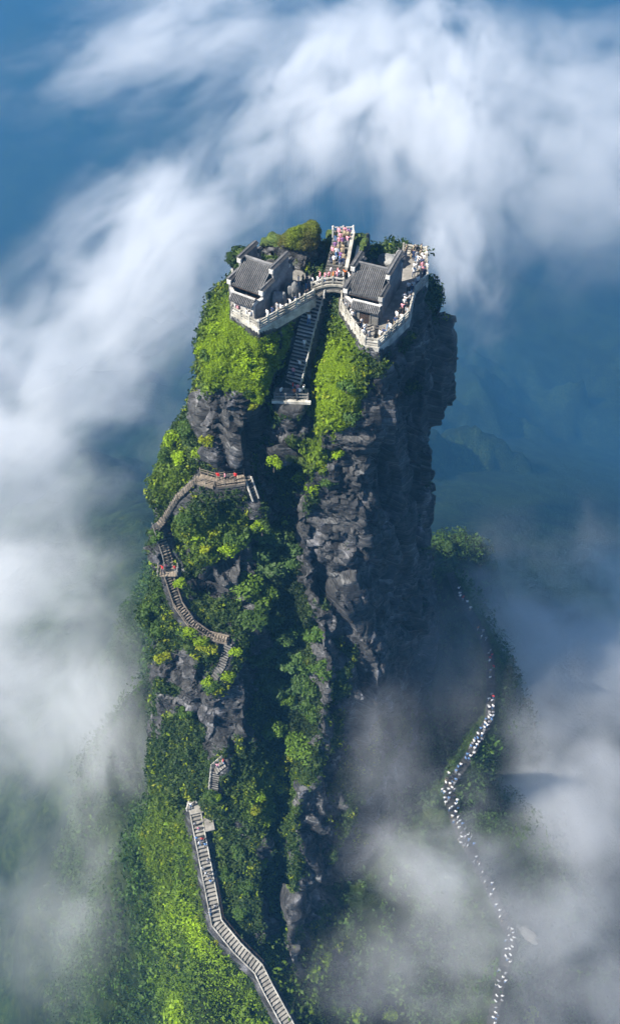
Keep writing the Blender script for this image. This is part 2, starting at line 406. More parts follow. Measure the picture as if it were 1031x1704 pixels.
for poly, z in ((TERR_L, ZL), (TERR_R, ZR)):
    A = np.array(poly)
    sl, P, shp = sub(A[:, 0].min() - 2, A[:, 0].max() + 2, A[:, 1].min() - 2, A[:, 1].max() + 2, z - 6, z + 7.5)
    d = sd_poly(P[:, 0], P[:, 1], poly)
    f = field[sl].ravel()
    f = np.minimum(f, np.maximum(d + 0.1 - 0.25 * np.clip(z - P[:, 2], 0, 9), P[:, 2] - (z - 0.55)))
    f = np.maximum(f, -np.maximum(d - 0.1, (z - 0.55) - P[:, 2]))
    field[sl] = f.reshape(shp)
for nm, (pts, w, dep) in ROUTES.items():
    A = np.array(pts)
    sl, P, shp = sub(A[:, 0].min() - 7, A[:, 0].max() + 7, A[:, 1].min() - 7, A[:, 1].max() + 7, A[:, 2].min() - dep - 3, A[:, 2].max() + 6)
    d, zf = route_dist(P, pts)
    under = zf - 0.45 - P[:, 2]
    fill = np.maximum(np.maximum(d - (w + 0.15 + 0.35 * np.clip(under, 0, 20)), -under), under - dep)
    carve = np.maximum(np.maximum(d - (w + (1.5 if nm in ('upperb', 'mid', 'mid2') else 0.35)), under), P[:, 2] - (zf + 3.2))
    f = field[sl].ravel()
    f = np.minimum(f, fill)
    f = np.maximum(f, -carve)
    field[sl] = f.reshape(shp)
# knobs of rock that stand above the terraces: (centre, radii)
KNOBS = [((-1.2, 6.2, 96.4), (3.0, 2.2, 4.0)), ((0.4, 6.6, 97.6), (1.7, 1.7, 3.6)), ((-4.6, 8.2, 95.2), (2.6, 1.8, 2.9)), ((6.6, 6.4, 94.4), (1.5, 2.6, 4.2)), ((-8.5, 8.0, 93.5), (2.6, 2.0, 2.0)),
         ((9.6, 8.6, 93.2), (3.4, 2.0, 2.6)), ((3.6, 8.6, 94.2), (2.6, 3.2, 4.0)), ((3.8, 5.8, 92.6), (1.8, 2.6, 3.6))]
for (cx, cyy, cz), (rx, ry, rz) in KNOBS:
    sl, P, shp = sub(cx - rx - 1.5, cx + rx + 1.5, cyy - ry - 1.5, cyy + ry + 1.5, cz - rz - 2, cz + rz + 2)
    q = np.sqrt(((P[:, 0] - cx) / rx) ** 2 + ((P[:, 1] - cyy) / ry) ** 2 + ((P[:, 2] - cz) / rz) ** 2)
    f = field[sl].ravel()
    field[sl] = smin(f, (q - 1) * min(rx, ry, rz), 0.5).reshape(shp)

def surface_nets(f):
    s = f < 0
    c = np.zeros(tuple(n - 1 for n in f.shape), dtype=np.int8)
    offs = [(a, b, d) for a in (0, 1) for b in (0, 1) for d in (0, 1)]
    nz, ny, nx = f.shape
    for a, b, d in offs:
        c += s[a:nz - 1 + a, b:ny - 1 + b, d:nx - 1 + d]
    act = (c > 0) & (c < 8)
    cells = np.argwhere(act)
    idx = np.full(act.shape, -1, dtype=np.int32); idx[act] = np.arange(len(cells))
    val = np.stack([f[cells[:, 0] + a, cells[:, 1] + b, cells[:, 2] + d] for a, b, d in offs], 1)
    acc = np.zeros((len(cells), 3), dtype=np.float32); cnt = np.zeros(len(cells), dtype=np.float32)
    for i in range(8):
        for j in range(i + 1, 8):
            o1, o2 = np.array(offs[i]), np.array(offs[j])
            if np.abs(o1 - o2).sum() != 1: continue
            k = (val[:, i] < 0) != (val[:, j] < 0)
            t = np.where(k, val[:, i] / (val[:, i] - val[:, j] + 1e-12), 0)
            acc += np.where(k[:, None], o1 + t[:, None] * (o2 - o1), 0); cnt += k
    V = (cells + acc / cnt[:, None])[:, ::-1] * H + np.array([X0, Y0, Z0])
    faces = []
    def quads(k, axis):
        e = np.argwhere(k)
        if axis == 0:   # z edge
            q = [idx[e[:, 0], e[:, 1] - 1, e[:, 2] - 1], idx[e[:, 0], e[:, 1] - 1, e[:, 2]], idx[e[:, 0], e[:, 1], e[:, 2]], idx[e[:, 0], e[:, 1], e[:, 2] - 1]]
        elif axis == 1:
            q = [idx[e[:, 0] - 1, e[:, 1], e[:, 2] - 1], idx[e[:, 0], e[:, 1], e[:, 2] - 1], idx[e[:, 0], e[:, 1], e[:, 2]], idx[e[:, 0] - 1, e[:, 1], e[:, 2]]]
        else:
            q = [idx[e[:, 0] - 1, e[:, 1] - 1, e[:, 2]], idx[e[:, 0] - 1, e[:, 1], e[:, 2]], idx[e[:, 0], e[:, 1], e[:, 2]], idx[e[:, 0], e[:, 1] - 1, e[:, 2]]]
        return np.stack(q, 1)
    kz = s[:-1] != s[1:]; kz[:, 0, :] = False; kz[:, :, 0] = False; kz[:, -1, :] = False; kz[:, :, -1] = False
    ky = s[:, :-1] != s[:, 1:]; ky[0] = False; ky[:, :, 0] = False; ky[-1] = False; ky[:, :, -1] = False
    kx = s[:, :, :-1] != s[:, :, 1:]; kx[0] = False; kx[:, 0] = False; kx[-1] = False; kx[:, -1] = False
    for k, axis, S in ((kz, 0, s[:-1]), (ky, 1, s[:, :-1]), (kx, 2, s[:, :, :-1])):
        q = quads(k, axis); inside = S[k]
        q = np.where(inside[:, None], q, q[:, ::-1])
        faces.append(q)
    return V.astype(np.float32), np.concatenate(faces)

RV, RF = surface_nets(field)
del field

def vert_normals(V, F):
    n = np.cross(V[F[:, 2]] - V[F[:, 0]], V[F[:, 3]] - V[F[:, 1]])
    out = np.zeros_like(V)
    for i in range(4):
        for k in range(3):
            out[:, k] += np.bincount(F[:, i], n[:, k], len(V))
    return out / (np.linalg.norm(out, axis=1, keepdims=True) + 1e-9)

def relax(V, F, it, keep):
    for _ in range(it):
        acc = np.zeros_like(V); cnt = np.zeros(len(V))
        for i in range(4):
            a, b = F[:, i], F[:, (i + 1) % 4]
            for k in range(3):
                acc[:, k] += np.bincount(a, V[b, k], len(V)) + np.bincount(b, V[a, k], len(V))
            cnt += np.bincount(a, None, len(V)) + np.bincount(b, None, len(V))
        V = V + (acc / np.maximum(cnt, 1)[:, None] - V) * (0.6 * keep[:, None])
    return V

# built ground: no displacement close to the stairs and terraces
free = np.ones(len(RV), dtype=np.float32)
for nm, (pts, w, dep) in ROUTES.items():
    d, zf = route_dist(RV, pts)
    free = np.minimum(free, np.maximum(sstep(w + 0.2, w + 2.5, d), sstep(1.0, 4.0, np.abs(RV[:, 2] - zf))))
for poly, z in ((TERR_L, ZL), (TERR_R, ZR)):
    d = sd_poly(RV[:, 0], RV[:, 1], poly)
    free = np.minimum(free, np.maximum(sstep(0.1, 2.0, d), sstep(0.8, 3.0, z - 0.4 - RV[:, 2])))
free_top = np.where(RV[:, 2] > 95.2, 1.0, free); free = free_top
RV = relax(RV, RF, 3, free)
RN = vert_normals(RV, RF)
big = fbm(RV, 0.085, 3, 3.1)
RV = RV + RN * (big * 2.6 * free * sstep(99, 90, RV[:, 2]))[:, None] + RN * (big * 0.5 * free)[:, None]
RN = vert_normals(RV, RF)
for _ in range(2): RN = RN  # smoothed below by the relax
RV = relax(RV, RF, 1, free)
RN = vert_normals(RV, RF)

# where plants grow: gentle slopes, plus whole faces that are green in the place
GREEN = [((-9, -8, 91.5), (9, 7, 5.0), 0.9), ((-13.5, -5, 88), (5, 7, 4), 0.9), ((-6, -11, 88), (2.4, 3, 4), 0.9), ((-5.8, -9, 83), (2.2, 3, 4.5), 0.7),
         ((3.5, -9, 87), (4.0, 6.5, 10), 1.2), ((0.2, -12, 77), (3.2, 4, 6), 0.9), ((-20, -7, 70), (6, 6, 7), 0.9), ((-14, -15, 64), (10, 6, 6), 0.7),
         ((-24, -17, 56), (5, 7, 7), 0.7), ((-3.5, -17, 52), (4.5, 7, 16), 0.8), ((-4, -25, 36), (5, 9, 12), 0.8), ((-7, -36, 24), (6, 8, 12), 0.7), ((-24, -40, 14), (14, 20, 16), 0.7),
         ((-4.4, -44, 14), (4, 8, 8), 0.6), ((-13, -25, 47), (4, 3, 4), 0.6), ((-0.8, 6, 99), (3.5, 3, 3), 0.8), ((23, -5, 44), (4, 5, 6), 0.8), ((9, -13, 89), (4, 3, 3), 0.4), ((1, -14.5, 69), (3, 3, 4), 0.6),
         ((-18.5, -22.5, 50), (5, 4, 4), 0.5), ((-20, -30, 36), (5, 6, 8), 0.4)]
BARE = [((-13.5, -19, 57), (3.5, 3.5, 4), 0.9), ((-17, -29, 40), (6.5, 4.5, 7), 0.85), ((-11, -33, 36), (4, 4, 6), 0.8), ((-22, -15, 60), (3, 3, 3), 0.5), ((-11.5, -11, 80), (6.5, 3.5, 7.5), 1.1), ((-1.2, -17, 58), (4.5, 2.5, 7), 0.9), ((-9, -28, 42), (2.4, 4, 5), 0.9), ((-18.5, -26, 44), (4.5, 4, 5), 0.8), ((-14, -32, 37), (4.5, 5, 6), 0.6),
        ((-9, -17, 55), (2.6, 4, 6), 0.9), ((1, -38, 20), (5, 7, 10), 0.6), ((12, -12, 60), (14, 12, 34), 0.8), ((2, -22, 46), (3, 4, 7), 0.7), ((-5, -5, 78), (3, 6, 6), 0.6), ((0.5, -46, 12), (4, 9, 10), 0.6)]
def blob(P, lst):
    s = np.zeros(len(P), dtype=np.float32)
    for c, r, w in lst:
        q = ((P[:, 0] - c[0]) / r[0]) ** 2 + ((P[:, 1] - c[1]) / r[1]) ** 2 + ((P[:, 2] - c[2]) / r[2]) ** 2
        s = np.maximum(s, w * sstep(1.25, 0.45, np.sqrt(q)))
    return s
patch = fbm(RV, 0.22, 4, 9.0)
veg = 0.62 * sstep(0.05, 0.65, RN[:, 2]) + 0.10 + patch * 0.85 + blob(RV, GREEN) - blob(RV, BARE) * (1.15 - 0.8 * sstep(0.3, 0.8, RN[:, 2]))
veg -= 0.25 * sstep(0.1, 0.9, RN[:, 0])          # the drier face turned away from the morning rain carries less
veg = sstep(0.30, 0.62, veg) * sstep(0.0, 0.35, free)
RN_s = RN.copy()
# bedded, fissured rock
s_bed = RV[:, 2] + 0.22 * RV[:, 0] - 0.10 * RV[:, 1] + 1.6 * fbm(RV, 0.07, 2, 20.0)
h1 = np.random.default_rng(5).random(4096).astype(np.float32)
def beds(s, th, seed):
    q = s / th; i = np.floor(q).astype(int); f = q - i
    a = h1[(i + seed) & 4095]; b = h1[(i + 1 + seed) & 4095]
    return a + (b - a) * sstep(0.80, 1.0, f) - 0.5 + (0.5 - f) * 0.5
wob = fbm(RV, 0.3, 3, 40.0)
W_ = RV + np.stack([fbm(RV, 0.25, 2, 41.0), fbm(RV, 0.25, 2, 42.0), fbm(RV, 0.25, 2, 43.0)], 1) * 1.4
TB = W_ @ np.array([[1, 0, 0.24], [0, 1, -0.10], [-0.2, 0.1, 1]], dtype=np.float32)      # tilted beds
va, ea = worley(TB, (0.11, 0.11, 0.55), 3); vb, eb = worley(TB, (0.24, 0.24, 1.35), 9)
vc, ec = worley(W_ @ np.array([[1, 0, 0], [0, 1, 0], [0.22, 0, 1]], dtype=np.float32), (0.24, 0.24, 0.055), 15); vd, ed = worley(W_, (0.55, 0.55, 0.14), 21)
hor = (va - 0.5) * 1.9 + (vb - 0.5) * 0.95 - 0.35 * sstep(0.10, 0.0, ea) - 0.2 * sstep(0.12, 0.0, eb)
ver = (vc - 0.5) * 2.6 + (vd - 0.5) * 0.7 - 0.9 * sstep(0.09, 0.0, ec) - 0.3 * sstep(0.10, 0.0, ed)
wv = np.clip(sstep(-0.1, 0.45, RN[:, 0]) + 0.25, 0, 1)
fis = 1 - np.abs(fbm(RV, 0.16, 3, 60.0, (1, 1, 0.16))) * 3.2
fis = -(1.4 + 0.8 * wv) * np.clip(fis, 0, 1) ** 2.5
bed = hor * (1 - wv) + ver * wv; fis2 = 0.0
rough = fbm(RV, 0.9, 3, 100.0, gain=0.6) * 0.28
cush = np.abs(fbm(RV, 0.42, 3, 120.0)) * 1.3 - 0.25
rock_d = bed + fis + fis2 + rough
RV = RV + RN * ((rock_d * (1 - 0.8 * veg) + cush * veg) * free)[:, None]
for _ in range(3):            # thin flakes torn out by the displacement sink back into the face
    el = np.max(np.stack([np.linalg.norm(RV[RF[:, i]] - RV[RF[:, (i + 1) % 4]], axis=1) for i in range(4)], 1), axis=1)
    bad = np.zeros(len(RV), dtype=np.float32); bad[RF[el > 1.15].ravel()] = 1.0
    RV = relax(RV, RF, 3, bad)
RN = vert_normals(RV, RF)
keepf = ~np.any(RV[RF][:, :, 2] < -21, axis=1)
RF = RF[keepf]
me = np_mesh('rock_mountain', RV, RF, True)
sunlit_moss = blob(RV, [((-9, -7, 92), (9, 8, 7.5), 1.0), ((-6, -10.5, 87), (2.6, 3, 5), 1.0), ((3.2, -9, 88), (4.4, 7, 8), 1.0), ((-14, -16, 63), (8, 6, 5), 0.4)])  # yellow-green moss of the sunny shoulders, with sun brightness painted in
at = me.attributes.new('sunlit_moss', 'FLOAT', 'POINT'); at.data.foreach_set('value', sunlit_moss.astype(np.float32))
me.set_sharp_from_angle(angle=R(32))
at = me.attributes.new('veg', 'FLOAT', 'POINT'); at.data.foreach_set('value', veg.astype(np.float32))
mountain = tag(link('rock_mountain', me, M['rock']), 'tall bedded rock tower split by a cleft, green on top', 'rock mountain', kind='structure')
print('rock', len(RV), time.time() - T0)

# ------------------------------------------------------------------ ground: the ridge the tower stands on, falling to the valley
def smax(a, b, k):
    return -smin(-a, -b, k)

def ground_h(x, y):
    P = np.stack([x, y, np.zeros_like(x)], 1)
    rx, ry = x + 6, y + 12
    ang = np.arctan2(ry, rx)
    r = np.hypot(rx, ry * 0.85)
    lobes = 1 + 0.16 * np.sin(ang * 5 + 1.0) + 0.10 * np.sin(ang * 9 + 2.2)
    n1 = fbm(P, 0.012, 5, 31.0); n2 = fbm(P, 0.05, 4, 51.0)
    z = 2 - 1.02 * np.maximum(r * lobes - 34, 0) - 0.9 * np.maximum(r * lobes - 62, 0) + 16 * n1 * sstep(30, 120, r)
    floor = -900 + 260 * np.abs(fbm(P, 0.0011, 5, 71.0)) + 30 * fbm(P, 0.008, 4, 81.0) + 0.05 * np.maximum(np.hypot(x, y) - 2500, 0)
    z = smax(z, floor, 60)
    for pts, fall, drop in (([(-18.6, -38, 20), (-14.9, -53, 11), (-8, -59, 7), (-3, -67, 3), (6, -82, -6), (12, -105, -20), (16, -140, -50)], 0.95, 1.0), (QUEUE[::-1] + [(24, 19, 9), (22, 30, -14), (26, 60, -40), (34, 90, -110)], 2.2, 1.0),
                             ([(28, -72, -10), (24, -95, -22), (20, -130, -48)], 0.8, 1)):
        d, zz = route_dist(P, pts)
        z = smax(z, zz - 0.8 - fall * np.maximum(d - 1.4, 0), 3.0)
    # two lower spurs that loom in the cloud
    for cx, cy_, top, k in ((-78, 62, -84, 1.0), (-105, 0, -110, 0.9), (-150, 190, -260, 0.7)):
        d = np.hypot(x - cx, (y - cy_) * 0.8)
        z = smax(z, top - k * d * (1 + 0.25 * n1) + 10 * n2, 8)
    z = z - 1.9 * np.maximum(-26 - 0.15 * (y + 40) + 14 * fbm(P, 0.045, 3, 55.0) - x, 0) * sstep(-200, -20, z) - 1.2 * np.maximum(x - 46, 0) * sstep(-200, -20, z)
    near = sstep(900, 250, np.hypot(x, y))
    z = z + near * (1.3 * n2 + 0.9 * fbm(P, 0.22, 3, 91.0)) * sstep(1.0, 6.0, route_dist(P, ROUTES['low'][0])[0]) * sstep(1.0, 5.0, route_dist(P, QUEUE)[0])
    z = z + (1 - near) * 9 * np.abs(fbm(P, 0.05, 4, 95.0))
    dl, zl = route_dist(P, ROUTES['low'][0])
    z = np.where(dl < 6, np.minimum(z, zl - 0.5 + np.maximum(dl - 1.5, 0) * 1.5), z)
    return z
NG = 520
uu = np.linspace(-1, 1, NG)
ax = 40 * np.sinh(6.0 * uu)
gxx, gyy = np.meshgrid(ax, ax - 25)
gzz = ground_h(gxx.ravel().astype(np.float64), gyy.ravel().astype(np.float64))
GV = np.stack([gxx.ravel(), gyy.ravel(), gzz], 1)
ii = np.arange(NG * NG).reshape(NG, NG)
GF = np.stack([ii[:-1, :-1].ravel(), ii[:-1, 1:].ravel(), ii[1:, 1:].ravel(), ii[1:, :-1].ravel()], 1)
me = np_mesh('ground', GV, GF, True)

def ground_mat():
    m, nt, N, L, out = new_mat('forest_floor')
    b = N.new('ShaderNodeBsdfPrincipled'); b.inputs['Roughness'].default_value = 0.9; b.inputs['Specular IOR Level'].default_value = 0.1
    g = N.new('ShaderNodeNewGeometry')
    n = noise_node(N, L, 0.35, 6, 0.65, g.outputs['Position']); n2 = noise_node(N, L, 0.03, 4, 0.6, g.outputs['Position'])
    r = ramp(N, [(0.35, (0.006, 0.013, 0.005)), (0.5, (0.016, 0.030, 0.007)), (0.65, (0.034, 0.050, 0.010))])
    L.new(n.outputs[0], r.inputs[0])
    r2 = ramp(N, [(0.4, (0.6, 0.6, 0.6)), (0.6, (1.2, 1.2, 1.2))]); L.new(n2.outputs[0], r2.inputs[0])
    mx = N.new('ShaderNodeMix'); mx.data_type = 'RGBA'; mx.blend_type = 'MULTIPLY'; mx.inputs['Factor'].default_value = 1
    L.new(r.outputs[0], mx.inputs['A']); L.new(r2.outputs[0], mx.inputs['B']); L.new(mx.outputs['Result'], b.inputs['Base Color'])
    bp = N.new('ShaderNodeBump'); bp.inputs['Strength'].default_value = 1; bp.inputs['Distance'].default_value = 1.5
    L.new(n.outputs[0], bp.inputs['Height']); L.new(bp.outputs[0], b.inputs['Normal'])
    L.new(b.outputs[0], out.inputs[0])
    return m
M['ground'] = ground_mat()
ground = tag(link('ground', me, M['ground']), 'forested ridge falling away into a deep valley', 'ground', kind='structure')
print('ground', time.time() - T0)

# ------------------------------------------------------------------ plants that cover rock and slope
def leaf_quads(C, D, size, asp=0.55, jit=0.55, rs=None):
    """one rhombic leaf at each centre C, facing roughly D"""
    rs = rs or rng
    n = len(C)
    Dn = D + rs.normal(0, jit, (n, 3)); Dn /= np.linalg.norm(Dn, axis=1, keepdims=True) + 1e-9
    a = np.cross(Dn, rs.normal(0, 1, (n, 3))); a /= np.linalg.norm(a, axis=1, keepdims=True) + 1e-9
    b = np.cross(Dn, a)
    s = np.asarray(size)[:, None]
    V = np.empty((n, 4, 3), dtype=np.float32)
    V[:, 0] = C - a * s * 0.5; V[:, 1] = C + b * s * asp * 0.5; V[:, 2] = C + a * s * 0.5 + Dn * s * 0.12; V[:, 3] = C - b * s * asp * 0.5
    return V.reshape(-1, 3), np.arange(n * 4).reshape(n, 4)

def clumps(P, N, rad, nleaf, lsize, colA, colB, up=0.5):
    """cushions of leaves: P base points, N normals, rad radii; returns V, F, tint per face"""
    n = len(P)
    idx = np.repeat(np.arange(n), nleaf)
    d = rng.normal(0, 1, (len(idx), 3)); d /= np.linalg.norm(d, axis=1, keepdims=True)
    ax_ = N[idx] * 0.9 + np.array([0, 0, up]); ax_ /= np.linalg.norm(ax_, axis=1, keepdims=True)
    dot = (d * ax_).sum(1, keepdims=True)
    d = np.where(dot < -0.15, d - 2 * dot * ax_, d)
    r = rad[idx] * (0.62 + 0.42 * rng.random(len(idx)))
    C = P[idx] + d * r[:, None] - ax_ * (rad[idx] * 0.15)[:, None]
    V, F = leaf_quads(C, d, lsize * (0.7 + 0.6 * rng.random(len(idx))) * (0.6 + 0.5 * rad[idx]))
    t = rng.random(n)[idx] * 0.6 + rng.random(len(idx)) * 0.4
    col = colA[idx] * (1 - t)[:, None] + colB[idx] * t[:, None]
    return V, F, col

def leaf_object(name, parts_, parent=None):
    V = np.concatenate([p[0] for p in parts_]); off = 0; Fs = []
    for p in parts_:
        Fs.append(p[1] + off); off += len(p[0])
    F = np.concatenate(Fs); col = np.concatenate([p[2] for p in parts_])
    me = np_mesh(name, V, F, False)
    at = me.attributes.new('tint', 'FLOAT_COLOR', 'FACE')
    at.data.foreach_set('color', np.concatenate([col, np.ones((len(col), 1))], 1).astype(np.float32).ravel())
    me.materials.append(M['leaf'])
    return me

def sample_faces(V, F, w, n):
    tri = V[F]
    area = np.linalg.norm(np.cross(tri[:, 2] - tri[:, 0], tri[:, 3] - tri[:, 1]), axis=1) * 0.5
    p = area * w; tot = p.sum()
    n = int(n if n > 1 else 0)
    k = rng.choice(len(F), n, p=p / tot)
    a, b = rng.random((n, 1)), rng.random((n, 1))
    q = tri[k]
    P = (q[:, 0] * (1 - a) + q[:, 1] * a) * (1 - b) + (q[:, 3] * (1 - a) + q[:, 2] * a) * b
    nn = np.cross(q[:, 2] - q[:, 0], q[:, 3] - q[:, 1]); nn /= np.linalg.norm(nn, axis=1, keepdims=True) + 1e-9
    return P, nn, k, tot

CAMP = np.array([0, -94, 163.0])
fc = RV[RF].mean(1)
fn = np.cross(RV[RF[:, 2]] - RV[RF[:, 0]], RV[RF[:, 3]] - RV[RF[:, 1]]); fn /= np.linalg.norm(fn, axis=1, keepdims=True) + 1e-9
vd = CAMP - fc; vd /= np.linalg.norm(vd, axis=1, keepdims=True)
seen = ((fn * vd).sum(1) > -0.25) & (fc[:, 1] < 14)
fveg = veg[RF].mean(1)
dstairs = np.full(len(fc), 1e9)
for nm, (pts, w, dep) in ROUTES.items():
    d, zf = route_dist(fc, pts)
    dstairs = np.minimum(dstairs, np.where((np.abs(fc[:, 2] - zf) < 2.5), d - w, 1e9))
onterr = ((sd_poly(fc[:, 0], fc[:, 1], TERR_L) < 0.5) & (fc[:, 2] > 94.0) & (fc[:, 2] < 95.2)) | ((sd_poly(fc[:, 0], fc[:, 1], TERR_R) < 0.5) & (fc[:, 2] > 93.0) & (fc[:, 2] < 94.2))
# close to the stairs the bank is green too, but never on the treads
bank = sstep(2.2, 0.6, dstairs) * sstep(0.2, 0.6, dstairs) * (fc[:, 2] < 84)
grow = np.maximum(fveg, 0.75 * bank) * seen * (dstairs > 0.35) * (~onterr)
# cushion moss on the sunny shoulders, sunlight painted into its green; leafier, darker scrub lower down
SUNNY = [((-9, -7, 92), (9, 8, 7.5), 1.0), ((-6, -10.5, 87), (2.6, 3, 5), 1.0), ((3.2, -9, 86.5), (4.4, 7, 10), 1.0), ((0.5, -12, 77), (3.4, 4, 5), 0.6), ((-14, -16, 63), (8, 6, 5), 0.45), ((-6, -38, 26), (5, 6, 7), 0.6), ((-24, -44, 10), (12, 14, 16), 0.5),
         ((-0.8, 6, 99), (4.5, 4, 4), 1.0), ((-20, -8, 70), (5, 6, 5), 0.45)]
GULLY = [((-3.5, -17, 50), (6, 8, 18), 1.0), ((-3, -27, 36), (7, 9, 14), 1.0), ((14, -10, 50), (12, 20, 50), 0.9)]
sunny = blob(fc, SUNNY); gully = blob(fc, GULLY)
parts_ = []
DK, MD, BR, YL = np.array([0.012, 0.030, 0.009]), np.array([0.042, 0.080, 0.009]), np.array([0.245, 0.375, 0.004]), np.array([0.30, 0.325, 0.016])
def palette(sn, gl):  # sn blends to moss green with sunlight painted in, gl to darker green
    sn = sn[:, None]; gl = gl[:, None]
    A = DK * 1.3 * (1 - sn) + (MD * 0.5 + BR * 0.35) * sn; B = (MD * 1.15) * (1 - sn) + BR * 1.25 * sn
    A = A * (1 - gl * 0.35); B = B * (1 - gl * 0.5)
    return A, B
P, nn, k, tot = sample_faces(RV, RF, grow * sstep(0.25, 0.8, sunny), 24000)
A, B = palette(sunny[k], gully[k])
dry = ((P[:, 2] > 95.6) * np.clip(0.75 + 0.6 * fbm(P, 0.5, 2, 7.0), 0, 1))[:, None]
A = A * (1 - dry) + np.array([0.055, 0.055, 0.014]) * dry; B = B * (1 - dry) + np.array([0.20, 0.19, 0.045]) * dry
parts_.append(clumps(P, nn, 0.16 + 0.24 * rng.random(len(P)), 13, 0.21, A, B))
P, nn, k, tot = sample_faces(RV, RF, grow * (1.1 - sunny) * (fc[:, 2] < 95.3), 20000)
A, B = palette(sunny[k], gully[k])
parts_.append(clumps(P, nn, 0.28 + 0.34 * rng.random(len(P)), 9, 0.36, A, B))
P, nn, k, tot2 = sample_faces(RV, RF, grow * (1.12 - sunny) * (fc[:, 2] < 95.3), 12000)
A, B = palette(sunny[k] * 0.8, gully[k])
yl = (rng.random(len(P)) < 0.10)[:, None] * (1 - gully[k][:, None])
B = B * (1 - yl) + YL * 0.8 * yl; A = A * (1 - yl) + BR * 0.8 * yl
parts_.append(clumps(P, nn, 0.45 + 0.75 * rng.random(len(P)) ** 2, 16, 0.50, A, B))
turf = tag(link('ground_cover_foliage', leaf_object('ground_cover_foliage', parts_)), 'bright green moss and low scrub cushioning the rock tower', 'vegetation', kind='stuff')
print('turf', tot, tot2, time.time() - T0)

# scrub forest on the slopes below
gc = GV[GF].mean(1)
inv = (np.abs(gc[:, 0]) < 95) & (gc[:, 1] > -100) & (gc[:, 1] < 110) & (gc[:, 2] > -120)
dq = np.minimum(route_dist(gc, ROUTES['low'][0])[0], route_dist(gc, QUEUE)[0])
inside = np.zeros(len(gc), dtype=bool)
kk = np.where(inv)[0]
for lv in (LEFT, RIGHT):
    for z in range(-24, 24, 3):
        sel = kk[np.abs(gc[kk, 2] - z) < 2]
        if len(sel): inside[sel] |= sd_poly(gc[sel, 0], gc[sel, 1], contour(lv, z)[0]) < -2.5
wgt = inv * (~inside) * (dq > 1.7) * sstep(-125, -70, gc[:, 2])
lit = sstep(-31, -21, gc[:, 0]) * sstep(8, -12, gc[:, 0]) * np.clip(0.62 + 1.1 * fbm(gc, 0.11, 3, 140.0), 0.1, 1.0)  # sunlit band of the slope, painted into the scrub colour in patches
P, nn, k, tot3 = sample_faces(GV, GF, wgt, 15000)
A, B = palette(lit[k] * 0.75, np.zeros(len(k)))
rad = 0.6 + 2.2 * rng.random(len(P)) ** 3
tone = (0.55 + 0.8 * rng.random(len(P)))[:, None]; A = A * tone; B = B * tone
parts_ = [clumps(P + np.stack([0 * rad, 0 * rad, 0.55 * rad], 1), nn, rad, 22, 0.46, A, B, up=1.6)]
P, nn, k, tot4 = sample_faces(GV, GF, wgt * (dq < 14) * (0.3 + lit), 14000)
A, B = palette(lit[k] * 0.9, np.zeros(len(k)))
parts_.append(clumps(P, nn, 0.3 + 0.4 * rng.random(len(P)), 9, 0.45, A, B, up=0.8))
scrub = tag(link('slope_shrubbery', leaf_object('slope_shrubbery', parts_)), 'dense green scrub covering the slopes below the tower', 'vegetation', kind='stuff')
print('scrub', tot3, tot4, time.time() - T0)

# ------------------------------------------------------------------ trees and bushes one can tell apart
def crown_mesh(name, seed, nl, colA, colB, flat=0.8, leaf=0.30, dens=62):
    rs = np.random.default_rng(seed)
    lob = rs.normal(0, 1, (nl, 3)); lob /= np.linalg.norm(lob, axis=1, keepdims=True)
    lob[:, 2] = np.abs(lob[:, 2]) * 0.9 - 0.15
    lob *= (0.42 + 0.22 * rs.random((nl, 1))); lob[:, 2] *= flat
    lr = 0.34 + 0.18 * rs.random(nl)
    Vs, Fs, Cs, off = [], [], [], 0
    for c, r_ in zip(lob, lr):
        d = rs.normal(0, 1, (dens, 3)); d /= np.linalg.norm(d, axis=1, keepdims=True)
        d[:, 2] = np.where(d[:, 2] < -0.4, -d[:, 2], d[:, 2])
        C = c + d * r_ * (0.7 + 0.35 * rs.random((dens, 1)))
        V, F = leaf_quads(C, d, leaf * (0.6 + 0.7 * rs.random(dens)), rs=rs)
        t = np.clip(0.25 + 0.35 * rs.random() + 0.5 * rs.random(dens), 0, 1)[:, None]
        Vs.append(V); Fs.append(F + off); off += len(V); Cs.append(colA * (1 - t) + colB * t)
    V = np.concatenate(Vs); V[:, 2] += 0.75
    return leaf_object(name, [(V, np.concatenate(Fs), np.concatenate(Cs))])

def tube(pts, rad, seg=6):
    V, F = [], []
    for i, p in enumerate(pts):
        p = Vector(p); d = (Vector(pts[min(i + 1, len(pts) - 1)]) - Vector(pts[max(i - 1, 0)])).normalized()
        u = d.orthogonal().normalized(); w = d.cross(u)
        for j in range(seg):
            a = 2 * math.pi * j / seg
            V.append(p + (u * math.cos(a) + w * math.sin(a)) * rad[i])
    for i in range(len(pts) - 1):
        for j in range(seg):
            F.append((i * seg + j, i * seg + (j + 1) % seg, (i + 1) * seg + (j + 1) % seg, (i + 1) * seg + j))
    return [tuple(v) for v in V], F
def trunk_mesh(name, seed):
    r_ = random.Random(seed); V, F = [], []
    def add(pts, rad):
        v, f = tube(pts, rad); o_ = len(V); V.extend(v); F.extend(tuple(i + o_ for i in q) for q in f)
    add([(0, 0, -0.5), (0.02, 0.01, 0.1), (0.04, 0, 0.45), (0.0, 0.03, 0.9)], [0.085, 0.07, 0.05, 0.025])
    for i in range(4):
        a = r_.random() * 6.28; b = 0.35 + 0.12 * i
        add([(0.03, 0, b * 0.6), (0.2 * math.cos(a), 0.2 * math.sin(a), b + 0.12), (0.42 * math.cos(a), 0.42 * math.sin(a), b + 0.32)], [0.04, 0.025, 0.01])
    return np_mesh(name, np.array(V), np.array(F), True)
TRUNKS = [trunk_mesh('trunk', i) for i in range(3)]
